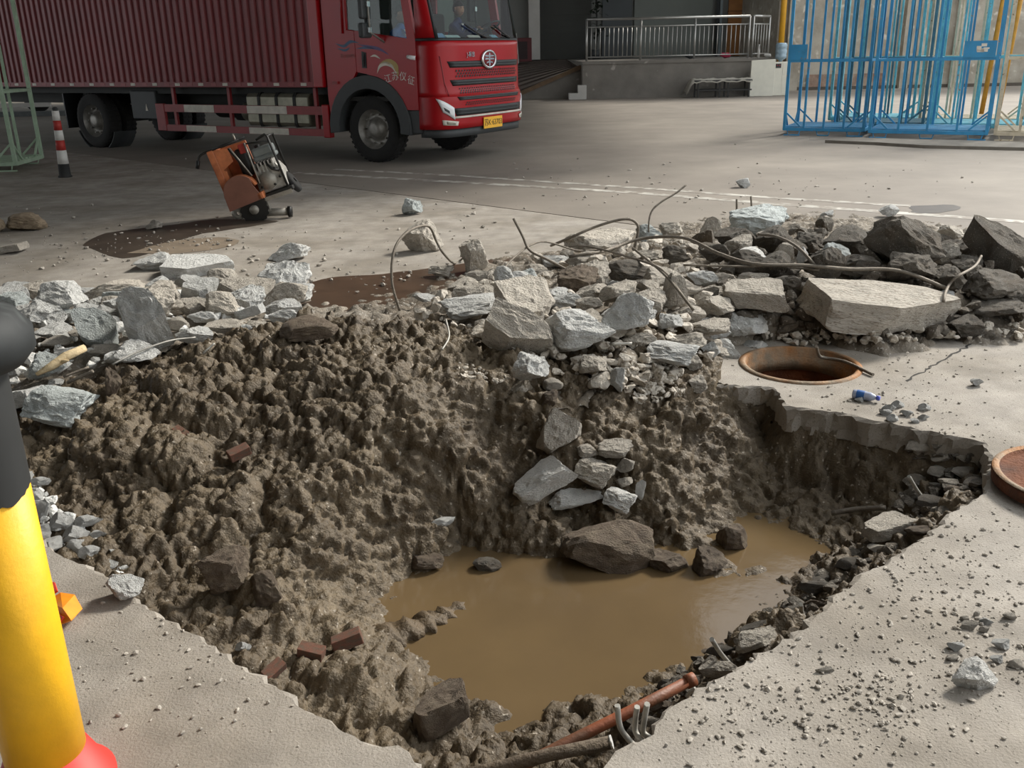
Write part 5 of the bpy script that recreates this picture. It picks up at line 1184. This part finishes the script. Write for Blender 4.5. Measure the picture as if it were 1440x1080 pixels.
sp_(MB().tube([(.03, -.12, .06), (.32, -.12, -.025)], .042, 14).bar((.12, -.12, .20), (.12, -.12, .05), .09, .05), 'axle_tube', m_frl)
sp_(MB().lathe([(.02, -.02), (.06, -.02), (.06, .02), (.02, .02)], 20, Matrix.Translation((.325, -.12, -.028)) @ Matrix.Rotation(R(106), 4, 'Y')), 'axle_cap', m_frame)

# ------------------------------------------------------------------ striped bollard
m_bw = M('bollard_white', '#d5d3cd', .6, var=.12, scale=12); m_br = M('bollard_red', '#a8332c', .6, var=.15, scale=12); m_bk = M('bollard_black', '#2a2b2a', .7, var=.15)
bp = gz(92, 249)
BO = thing('striped_bollard', 'red and white striped bollard with a black base beside the truck', 'bollard', tuple(bp)); BO.rotation_euler = (0, R(1.5), 0)
MB().lathe([(0, 0), (.10, 0), (.10, .02), (.085, .03), (.078, .20), (0, .20)], 20).build('base', m_bk, BO)
zz = [.20, .40, .545, .69, .83, .97]; rr = [.078, .070, .064, .059, .055, .05]
for k in range(5):
    MB().lathe([(0, zz[k]), (rr[k], zz[k]), (rr[k + 1], zz[k + 1]), (0, zz[k + 1])], 20).build('band', m_bw if k % 2 == 0 else m_br, BO)
MB().lathe([(.035, .97), (.04, 1.0), (.03, 1.02), (0, 1.025)], 16).build('tip', m_bk, BO)

# ------------------------------------------------------------------ steel stillage racks
m_rb = M('rack_blue', '#3a8cb8', .5, var=.25, scale=6, alt='#2f7aa6', alt_scale=3, spot='#7c7060', spot_scale=14, spot_lo=.68, spot_hi=.74)
m_rt = M('rack_turquoise', '#62b0c2', .5, var=.25, scale=6, spot='#8c8578', spot_scale=14, spot_lo=.66, spot_hi=.72)
m_rc = M('rack_cream', '#b9ae98', .6, var=.25, scale=6, spot='#7c6a52', spot_scale=14, spot_lo=.64, spot_hi=.72)
m_rg = M('rack_pale_green', '#a9bfa6', .55, var=.15, scale=6)
m_rs = M('rack_steel_blue', '#3f6f80', .5, var=.25, scale=6)
def rack(label, p0, p1, depth, hgt, mat, nbar=5, plate=None, mid=1.38, name='steel_rack', group=None, bare=False):
    p0 = Vector(p0); p1 = Vector(p1); d = p1 - p0; W = d.length; rz = math.atan2(d.y, d.x); RK = thing(name, label, 'rack', (p0.x, p0.y, 0), rz, group); s = .055
    for X in (0, W):
        for Y in (0, depth):
            MB().box(X - s / 2, Y - s / 2, .10, X + s / 2, Y + s / 2, hgt).build('corner_post', mat, RK)
            sx = 1 if X == 0 else -1; sy = 1 if Y == 0 else -1
            MB().bar((X + sx * .03, Y, .42), (X + sx * .30, Y, .17), .03, .03).build('gusset', mat, RK)
            MB().bar((X, Y + sy * .03, .42), (X, Y + sy * .28, .17), .03, .03).build('gusset', mat, RK)
    for k in range(1, nbar):
        X = W * k / nbar
        for Y in (0, depth): MB().box(X - .02, Y - .02, .15, X + .02, Y + .02, hgt).build('upright_bar', mat, RK)
    for z in ((.12, .03), (mid, .02), (hgt, .025)) if not bare else ((.12, .03), (hgt, .025)):
        for Y in (0, depth): MB().box(0, Y - .022, z[0] - z[1], W, Y + .022, z[0] + z[1]).build('cross_rail', mat, RK)
        for X in (0, W): MB().box(X - .022, 0, z[0] - z[1], X + .022, depth, z[0] + z[1]).build('side_rail', mat, RK)
    k = 0; Y = .08
    while Y < depth: MB().box(0, Y - .035, .15, W, Y + .035, .17).build('base_slat', mat, RK); Y += .13
    for X in (.18, W * .5, W - .18):
        MB().tube([(X - .12, 0, .09), (X - .10, 0, .012), (X + .10, 0, .012), (X + .12, 0, .09)], .012, 6).build('skid_loop', mat, RK)
        MB().tube([(X - .12, depth, .09), (X - .10, depth, .012), (X + .10, depth, .012), (X + .12, depth, .09)], .012, 6).build('skid_loop', mat, RK)
    MB().box(0, -.025, .0, .30, .025, .02).build('foot', mat, RK); MB().box(W - .3, -.025, .0, W, .025, .02).build('foot', mat, RK)
    if plate:
        po = MB().box(W * plate[0], -.03, mid + .02, W * plate[1], -.022, mid + .30).build('name_plate', m_rb, RK)
        if plate[2]:
            mb = MB(); r_ = random.Random(3); xx = (W * (plate[0] + plate[1])) / 2
            for q in range(7): a_ = r_.uniform(-.10, .08); b_ = r_.uniform(-.05, .06); mb.box(xx + a_, -.0325, mid + .16 + b_, xx + a_ + r_.uniform(.05, .12), -.030, mid + .16 + b_ + r_.uniform(.02, .06))
            mb.build('torn_label', m_white, po)
    return RK
def G3(x, y): p = gz(x, y); return Vector((p.x, p.y, 0))
r0, r1 = G3(1222, 194), G3(1386, 197.5); rd = (r1 - r0).normalized(); rn = Vector((-rd.y, rd.x, 0))
def RP(al, off): return r0 + rd * al + rn * off
def row_rack(label, a0, a1, off, hgt, mat, nbar, plate=None): rack(label, RP(a0, off), RP(a1, off), 1.3, hgt, mat, nbar, plate)
row_rack('blue steel rack at the platform end of the row with a corner plate', -1.62, -.14, .20, 2.68, m_rb, 4, (0.0, .22, False))
row_rack('blue steel rack with a torn label on its plate in the middle of the row', 0, 1.97, 0, 2.9, m_rb, 4, (.72, .98, True))
row_rack('cream steel rack at the far end of the front row from the platform', 2.11, 4.0, 0, 2.9, m_rc, 5)
row_rack('dark steel blue rack behind the gap between the two front blue racks', -.85, .78, 1.62, 2.9, m_rs, 4)
row_rack('turquoise steel rack standing right behind the labelled blue rack', .92, 2.82, 1.62, 3.0, m_rt, 5)
row_rack('turquoise steel rack behind the cream rack of the front row', 2.97, 4.9, 1.62, 3.0, m_rt, 6)
row_rack('turquoise steel rack in the last row behind the dark steel blue rack', -1.25, .45, 3.10, 2.9, m_rt, 3)
row_rack('cream steel rack standing in the last row of racks', .60, 2.55, 3.10, 3.0, m_rc, 4)
for (al, lb) in ((1.72, 'ochre pole leaning upright behind the racks'), (2.05, 'second ochre pole beside the leaning one behind the racks')):
    p = RP(al, 4.75); MBo = MB().tube([(p.x, p.y, 0), (p.x + .25, p.y + .1, 4.2)], .05, 10).build('ochre_pole', M('ochre_paint', '#b8862f', .6, var=.2)); tag(MBo, lb, 'pole')
a = gz(24, 241); rack('pale green steel rack beside the striped bollard', (a.x - 1.75, a.y - .15, 0), (a.x, a.y, 0), 1.1, 2.7, m_rg, 5, mid=1.22)
# flat plate on the floor before the racks
pl = [gz(1160, 201), gz(1230, 204), gz(1300, 208.5), gz(1440, 212), gz(1500, 213), gz(1500, 206), gz(1300, 200), gz(1200, 197)]
ps = MB().prism([(p.x, p.y) for p in pl], .0, .05, 'z').build('floor_plate', M('steel_plate', '#6a645b', .7, var=.2, world=True)); tag(ps, 'thin raised concrete plate on the floor in front of the blue racks', 'plate')

# ------------------------------------------------------------------ black and yellow post in the foreground
m_py = M('post_yellow', '#eeb416', .5, var=.10, scale=8, bump=.08, bscale=40); m_pb = M('post_black', '#2c2d2d', .55, var=.12, scale=8); m_prd = M('base_red', '#c9342a', .55, var=.10)
m_cap2 = M('cap_black', '#232627', .7, var=.25, scale=14, spot='#4c5150', spot_scale=9, spot_lo=.6, spot_hi=.75)
b0 = gz(76, 1106)
PO = thing('warning_post', 'yellow and black warning post with a wide black cap on a red foot', 'bollard', tuple(b0))
MB().lathe([(.0, 0), (.145, 0), (.145, .012), (.13, .022), (.092, .11), (.0, .11)], 40).build('foot', m_prd, PO)
MB().lathe([(.0, .03), (.090, .03), (.090, .815), (.0, .815)], 40).build('yellow_sleeve', m_py, PO)
ed = MB(); nn = 60
vs_ = []
for k in range(nn):
    a_ = 2 * math.pi * k / nn; z = .80 + .012 * math.sin(a_ * 3) + rng.uniform(-.004, .004); vs_ += [(.092 * math.cos(a_), .092 * math.sin(a_), z), (.092 * math.cos(a_), .092 * math.sin(a_), 1.12)]
ed.add(vs_, [(2 * k, (2 * k + 2) % (2 * nn), (2 * k + 3) % (2 * nn), 2 * k + 1) for k in range(nn)], True); ed.build('black_sleeve', m_pb, PO)
MB().lathe([(.08, 1.07), (.13, 1.08), (.156, 1.11), (.156, 1.15), (.13, 1.19), (.08, 1.212), (0, 1.218)], 44).build('cap', m_cap2, PO)
# crumpled warning flag lying behind the post
fl = thing('warning_flag', 'crumpled orange and red warning flag lying behind the yellow post', 'flag', tuple(gz(85, 866)))
mo = M('flag_orange', '#ee8d12', .6, var=.15, scale=20); mr_ = M('flag_red', '#d8381f', .6, var=.12, scale=20)
c = gz(85, 866)
def F3(x, y, h): p = gz(x, y, h) - c; return p
MB().prism([(0, 0), (.1, 0), (.1, .01)], 0, .001) if False else None
fa = [F3(66, 845, .03), F3(85, 833, .05), F3(105, 836, .055), F3(116, 856, .03), F3(100, 872, .05), F3(80, 880, .012)]
ce = F3(88, 855, .075)
MB().add([*fa, ce], [(i, (i + 1) % 6, 6) for i in range(6)]).build('cloth', mo, fl, solid=.006)
MB().add([F3(40, 822, .02), F3(78, 820, .06), F3(82, 832, .07), F3(60, 846, .04)], [(0, 1, 2, 3)]).build('red_stripe', mr_, fl, solid=.006)
MB().add([F3(70, 856, .05), F3(91, 868, .055), F3(80, 884, .02), F3(60, 878, .02)], [(0, 1, 2, 3)]).build('red_stripe', mr_, fl, solid=.006)
# ------------------------------------------------------------------ platform, ramp, walls behind
m_plat = M('platform_render', '#77726b', .9, var=.18, scale=1.5, bump=.3, bscale=25, spot='#a29d94', spot_scale=2.2, spot_lo=.66, spot_hi=.72)
m_plast = M('plaster_wall', '#a39c8f', .9, var=.2, scale=.8, bump=.2, bscale=20, alt='#8d8577', alt_scale=1.2, spot='#c0b9ac', spot_scale=2.5, spot_lo=.6, spot_hi=.7)
m_gwall = M('grey_wall', '#6e6f6b', .85, var=.12, scale=.6)
m_dado = M('red_stone_dado', '#7a5f52', .85, var=.3, scale=3, alt='#8f8070', alt_scale=2)
m_shut = M('shutter_dark', '#33342f', .6, var=.12, scale=.8)
m_panelg = M('panel_grey_green', '#717670', .6, var=.08, scale=.6)
m_panelb = M('panel_dark_blue', '#3c4143', .5, var=.12, scale=.8)
m_door = M('door_orange_wood', '#9a6632', .5, var=.18, scale=3)
m_steel = M('railing_steel', '#a7a6a2', .35, .7, var=.1)
m_wpaint = M('white_column', '#b9b6b0', .8, var=.1, scale=1.5)
m_cream = M('appliance_cream', '#d3d0c2', .45, var=.05)
m_ypipe = M('pipe_yellow', '#d29a22', .5, var=.08)
PY = 34.7; BYW = 44.0
X0 = gy(819, 140, PY).x; X1 = gy(1053, 140, PY).x; PZ = gy(900, 85, PY).z; ZR = gy(930, 25, PY).z
X2 = gy(1098, 140, PY).x
plat = MB().box(X0, PY, 0, X2 - .3, BYW, PZ).build('platform', m_plat); tag(plat, 'raised concrete platform', kind='structure')
MB().box(X0 - .02, PY - .04, PZ - .10, X1, PY + .3, PZ + .01).build('platform_edge', m_plat, plat)
# ramp: rises from the left foot to the platform corner
A_ = Vector((gy(716, 136, PY + .7).x, PY + .7, 0)); B_ = Vector((X0, PY + .7, PZ - .22)); C_ = Vector((X0, BYW, PZ)); D_ = Vector((X0 - 5.5, BYW, PZ - .05))
rp = MB(); rp.grid(8, 12, lambda u_, v_: (A_ * (1 - u_) + B_ * u_) * (1 - v_) + (D_ * (1 - u_) + C_ * u_) * v_)
m_ramp = M('ramp_concrete', '#6b6058', .9, var=.25, scale=1.2)
ramp = rp.build('ramp', m_ramp); tag(ramp, 'ribbed concrete ramp', kind='structure')
MB().add([A_, B_, (B_.x, B_.y, 0), ], [(0, 1, 2)]).build('ramp_side_wall', m_plat, ramp)
for k in range(11):
    v_ = .06 + k * .085; a = A_.lerp(D_, v_); b = B_.lerp(C_, v_)
    MB().bar(a.lerp(b, .02) + Vector((0, 0, .015)), a.lerp(b, .98) + Vector((0, 0, .015)), .16, .05).build('anti_slip_rib', M('rib_dark', '#4a413b', .9, var=.2), ramp)
MB().bar(A_ + Vector((0, -.02, .04)), B_ + Vector((0, -.02, .04)), .12, .14).build('ramp_kerb', M('kerb_brown', '#6b5743', .9, var=.25), ramp)
# white stepped block at the platform corner
sx = gy(800, 140, PY - .3).x; stp = MB().prism([(0, 0), (.62, 0), (.62, .48), (.32, .48), (.32, .22), (0, .22)], 0, .35, 'y').build('step_block', m_wpaint, bevel=.01); stp.location = (sx, PY - .36, 0); tag(stp, 'small white two step block at the platform corner', 'step')

# walls
def wall(name, x0, x1, y0, y1, z1, mat, z0=0.0):
    o = MB().box(x0, y0, z0, x1, y1, z1).build(name, mat); tag(o, kind='structure'); return o
gxb = lambda x: gy(x, 60, BYW).x
wall('wall_back', gxb(640), gxb(1105), BYW, BYW + .3, 7, m_gwall)
wall('wall_far', -34, gxb(640) + .1, BYW + 5, BYW + 5.3, 8, M('far_wall', '#7f8886', .8, var=.1, scale=.4))
xr = gy(1100, 100, 38).x
wall('wall_right', xr, 34, 38.0, 38.3, 7, m_plast)
wall('wall_return', xr - .3, xr, 38.0, BYW + .3, 7, m_plast)
dd = MB().box(gy(1133, 120, 38).x, 37.95, 0, gy(1240, 120, 38).x, 38.02, gy(1180, 104, 38).z).build('trim_1', m_dado); tag(dd, kind='structure')
sk = MB().box(xr, 37.93, 0, 34, 38.02, .12).build('baseboard_right', M('skirt_dark', '#4d463e', .9)); tag(sk, kind='structure')
def onback(name, x0, x1, y0, y1, mat, label, cat, th=.08, off=0.0):
    a = gy(x0, y1, BYW - off); b = gy(x1, y0, BYW - off); z0 = max(a.z, PZ) if cat != 'pipe' else a.z
    o = MB().box(a.x, BYW - th - off, z0, b.x, BYW - off + .01, b.z).build(name, mat, bevel=.01); tag(o, kind='structure') if cat is None else tag(o, label, cat); return o
cl = onback('column', 744, 758, -60, 84, m_wpaint, None, None, .4); cl.name = 'trim_2'
sh = onback('door_1', 758, 832, -60, 84, m_shut, None, None, .10)
for k in range(14):
    z = PZ + .12 + k * .25; MB().box(gy(759, 0, BYW).x, BYW - .115, z, gy(831, 0, BYW).x, BYW - .095, z + .22).build('shutter_slat', m_shut, sh)
onback('trim_3', 846, 890, -60, 84, m_panelb, None, None, .12)
onback('trim_4', 890, 1005, -60, 84, m_panelg, None, None, .10)
onback('trim_5', 1006, 1019, -60, 84, M('pale_blue_frame', '#8d979b', .6, var=.06), None, None, .16)
do = onback('door_2', 1020, 1052, -60, 84, m_door, None, None, .10)
a = gy(1022, 16, BYW); b = gy(1050, 16, BYW); MB().box(a.x, BYW - .115, a.z - .03, b.x, BYW - .09, a.z + .03).build('door_rail', M('door_rail_wood', '#7d4f24', .5), do)
MB().lathe([(0, 0), (.03, .01), (.03, .05), (0, .06)], 12, Matrix.Translation((gy(1047, 5, BYW).x, BYW - .1, a.z + .35)) @ Matrix.Rotation(R(90), 4, 'X')).build('door_knob', m_steel, do)
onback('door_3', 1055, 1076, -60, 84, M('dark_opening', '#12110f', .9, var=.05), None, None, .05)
yp = MB().tube([(gy(1097, 80, 37.6).x, 37.6, 0), (gy(1097, 80, 37.6).x, 37.6, 7)], .11, 14).build('gas_pipe', m_ypipe); tag(yp, 'vertical yellow gas pipe on the wall behind the water dispenser', 'pipe')
gp_ = MB().tube([(gy(1007, 80, BYW - .3).x, BYW - .3, PZ), (gy(1007, 80, BYW - .3).x, BYW - .3, 7)], .07, 12).build('drain_pipe', m_panelb); tag(gp_, 'dark drain pipe between the grey panel and the orange door', 'pipe')
# pilasters and poles on the plaster wall seen between the racks
for (x, wd) in ((1115, .5), (1275, .35), (1350, .5)):
    p = gy(x, 60, 37.9); o = MB().box(p.x - wd / 2, 37.75, 0, p.x + wd / 2, 38.05, 7).build('trim_6', m_plast); tag(o, kind='structure')

# railing: posts, bars, rails
def railing(label, a, b, n, every):
    a = Vector(a); b = Vector(b); RL = thing('railing', label, 'railing', (a.x, a.y, PZ), math.atan2(b.y - a.y, b.x - a.x)); L_ = (b - a).length; hh = ZR - PZ
    MB().tube([(0, 0, hh), (L_, 0, hh)], .045, 10).build('hand_rail', m_steel, RL)
    MB().tube([(0, 0, hh - .26), (L_, 0, hh - .26)], .022, 8).build('upper_rail', m_steel, RL); MB().tube([(0, 0, .14), (L_, 0, .14)], .022, 8).build('lower_rail', m_steel, RL)
    for k in range(n + 1):
        X = L_ * k / n
        if k % every == 0: MB().tube([(X, 0, 0), (X, 0, hh)], .038, 8).build('post', m_steel, RL)
        else: MB().tube([(X, 0, .14), (X, 0, hh - .26)], .017, 6).build('bar', m_steel, RL)
    return RL
railing('long steel railing along the front of the platform', (X0 + .15, PY + .15, 0), (X1 - .1, PY + .15, 0), 36, 12)
railing('short steel railing beside the dark doorway on the platform', (X1 + .05, PY + .2, 0), (X2 - .35, PY + .9, 0), 6, 6)
# things around the platform
bx0, bx1 = gy(966, 140, PY - .5).x, gy(1052, 140, PY - .5).x; bz = gy(1000, 112, PY - .5).z
BN = thing('bench', 'low bench draped with a rumpled pale sheet before the platform', 'bench', (bx0, PY - .9, 0)); Lb = bx1 - bx0
for X in (.3, 1.05, 1.35, Lb - .1):
    for Y in (0, .6): MB().box(X - .025, Y - .025, 0, X + .025, Y + .025, bz - .05).build('leg', m_frame, BN)
for Y in (0, .6): MB().box(.3, Y - .02, .22, Lb, Y + .02, .27).build('stretcher', m_frame, BN)
MB().box(.15, -.05, bz - .06, Lb, .65, bz).build('top', m_frame, BN)
mb = MB(); r_ = random.Random(4); mb.grid(26, 8, lambda u_, v_: Vector((-.12 + u_ * (Lb + .1), -.09 + v_ * .8, bz + .03 + .035 * math.sin(u_ * 31) * math.sin(v_ * 5 + u_ * 9) - (.42 * max(0, .10 - u_) / .10) - (.10 if v_ in (0, 1) else 0))))
mb.build('sheet', M('pale_sheet', '#a5a095', .9, var=.2, scale=4), BN, solid=.01)
bd = MB().prism([(gy(1053, 140, PY - .6).x, 0), (gy(1083, 138, PY - .3).x, 0), (gy(1083, 138, PY - .3).x, gy(1083, 83, PY - .3).z), (gy(1053, 140, PY - .6).x, gy(1053, 85, PY - .6).z)], PY - .66, PY - .60, 'y').build('white_board', m_cream, bevel=.01); tag(bd, 'upright white board between the bench and the water dispenser', 'board')
wx = gy(1083, 137, PY - .3).x; WD = thing('water_dispenser', 'white water dispenser with an upturned bottle by the yellow pipe', 'water dispenser', (wx, PY - .55, 0)); wz = gy(1092, 87, PY - .4).z
MB().box(0, 0, 0, .56, .42, wz).build('cabinet', m_cream, WD, .02)
MB().box(.30, -.006, .62 * wz, .54, .004, .96 * wz).build('door_panel', m_cream, WD, .004); MB().box(.30, -.006, .05, .54, .004, .58 * wz).build('door_panel', m_cream, WD, .004); MB().box(.05, -.006, .82 * wz, .24, .004, .95 * wz).build('tap_recess', m_dgrey, WD)
for X in (.10, .18): MB().box(X - .015, -.04, .88 * wz, X + .015, .0, .92 * wz).build('tap', m_tapered, WD)
m_bott = M('blue_bottle', '#8fa6b4', .2, var=.2, scale=6, spec=.7)
MB().lathe([(0, 0), (.06, .0), (.08, .06), (.19, .12), (.20, .2), (.185, .25), (.20, .3), (.20, .38), (.185, .42), (.20, .46), (.20, .56), (.17, .62), (0, .63)], 24, Matrix.Translation((.26, .21, wz))).build('bottle', m_bott, WD)
for (x, dy_, s_, mat, lb) in ((1020, .55, .22, M('cloth_crimson', '#a12747', .8), 'crumpled crimson cloth bag on the platform behind the railing'), (1079, .12, .15, m_wpaint, 'white bundle on the platform edge next to the white bottle'), (970, .55, .2, m_dgrey, 'dark folded bundle on the platform behind the railing')):
    p = gy(x, 82, PY + dy_); me = rock_data(RO[2], mat); o = bpy.data.objects.new('bundle', me); COL.objects.link(o); o.location = (p.x, PY + dy_, PZ + .01 + s_ * .43); o.scale = (s_ * 1.8, s_ * 1.2, s_ * .9); tag(o, lb, 'bundle')
p = gy(1066, 84, PY + .10); bo2 = thing('drink_bottle', 'small white bottle standing on the platform edge above the white board', 'bottle', (p.x, PY + .10, PZ)); MB().lathe([(0, 0), (.05, 0), (.05, .25), (.02, .34), (.02, .42), (0, .42)], 12).build('body', m_wpaint, bo2); MB().lathe([(.026, .40), (.026, .45), (0, .455)], 10).build('cap', m_steel, bo2)
# red machine and white marker post at the top of the ramp
p = gy(726, 82, BYW - 2.2); q = gy(748, 82, BYW - 2.2); zt = gy(740, 52, BYW - 2.2).z
rm = thing('red_cabinet', 'dark red cabinet standing at the top of the ramp beside the white column', 'cabinet', (p.x, BYW - 2.2, PZ - .03)); w_ = q.x - p.x
MB().box(0, 0, 0, w_, .6, zt - PZ).build('body', M('cabinet_red', '#5c2326', .5, var=.1), rm, .02); MB().box(.05, -.02, .1, w_ * .72, .0, zt - PZ - .15).build('door', M('cabinet_dark', '#2e1c1c', .6), rm)
p = gy(728, 82, BYW - 2.6); wp_ = MB().tube([(p.x, BYW - 2.6, PZ - .1), (p.x - .08, BYW - 2.6, gy(727, 47, BYW - 2.6).z)], .06, 10).build('marker_post', m_wpaint); tag(wp_, 'thin white post in front of the dark red cabinet', 'post')
# hanging dark plant beside the shutter
pb = gy(838, 82, BYW - 1.0); PLT = thing('potted_plant', 'tall dark leafy plant beside the shutter behind the railing', 'plant', (pb.x, BYW - 1.0, PZ))
MB().lathe([(0, 0), (.18, 0), (.24, .4), (.2, .4), (0, .38)], 16).build('pot', m_dgrey, PLT); MB().tube([(0, 0, .35), (.03, 0, 1.2), (-.02, 0, 2.6)], .04, 7).build('stem', m_frame, PLT)
r_ = random.Random(9); m_leaf = M('leaf_dark', '#1e2a1c', .6, var=.3, scale=6); lm = MB()
for k in range(90):
    z = r_.uniform(.9, 3.4); a_ = r_.uniform(0, 6.28); l_ = r_.uniform(.15, .4); o_ = Vector((r_.gauss(0, .12), r_.gauss(0, .12), z)); d = Vector((math.cos(a_), math.sin(a_), r_.uniform(-.9, .3))).normalized() * l_; s_ = d.cross(Vector((0, 0, 1))).normalized() * l_ * .22
    lm.add([o_, o_ + d * .5 + s_ + Vector((0, 0, .03)), o_ + d, o_ + d * .5 - s_], [(0, 1, 2, 3)])
lf = lm.build('foliage', m_leaf, PLT); lf['kind'] = 'stuff'
# low kerb and parked trailer far behind the truck
kb = MB().box(-34, 31.0, 0, -9.0, 31.4, .14).build('kerb', M('kerb_grey', '#5c6060', .8)); tag(kb, kind='structure'); kb.name = 'trim_7'
tr = thing('parked_trailer', 'white parked trailer far behind the truck tail', 'trailer', (-19.5, 33.0, 0))
MB().box(0, 0, .95, 4.2, 2.2, 1.3).build('bed', m_wpaint, tr); MB().box(0, -.02, .45, 4.2, .1, .6).build('side_bar', m_wpaint, tr); MB().box(0, .1, .6, 4.2, 2.1, .95).build('frame', m_chassis, tr); MB().box(0, -.1, .2, 4.0, -.02, .34).build('lower_bar', m_wpaint, tr)
for X in (.6, 3.4): MB().lathe([(.2, -.12), (.42, -.12), (.45, 0), (.42, .12), (.2, .12), (0, .1)], 20, Matrix.Translation((X, .3, .45)) @ Matrix.Rotation(R(90), 4, 'X')).build('wheel', m_tyre, tr)
# unseen canopy, added and outlined to shade the left and leave sun right
cy = MB().prism([(-34, -8), (3.4, -8), (3.4, 15.5), (9.6, 19.5), (9.6, 46), (-34, 46)], 7.6, 7.9, 'z').build('added_shade_canopy', M('shade_canopy_sheet', '#7d7f7d', .8, var=.1, scale=.5)); tag(cy, 'unseen flat canopy added to shade the yard', kind='structure')
wall('added_rear_light_block', -34, 9, -8.3, -8.0, 7.6, m_gwall)  # unseen wall added behind the camera to hold back frontal light
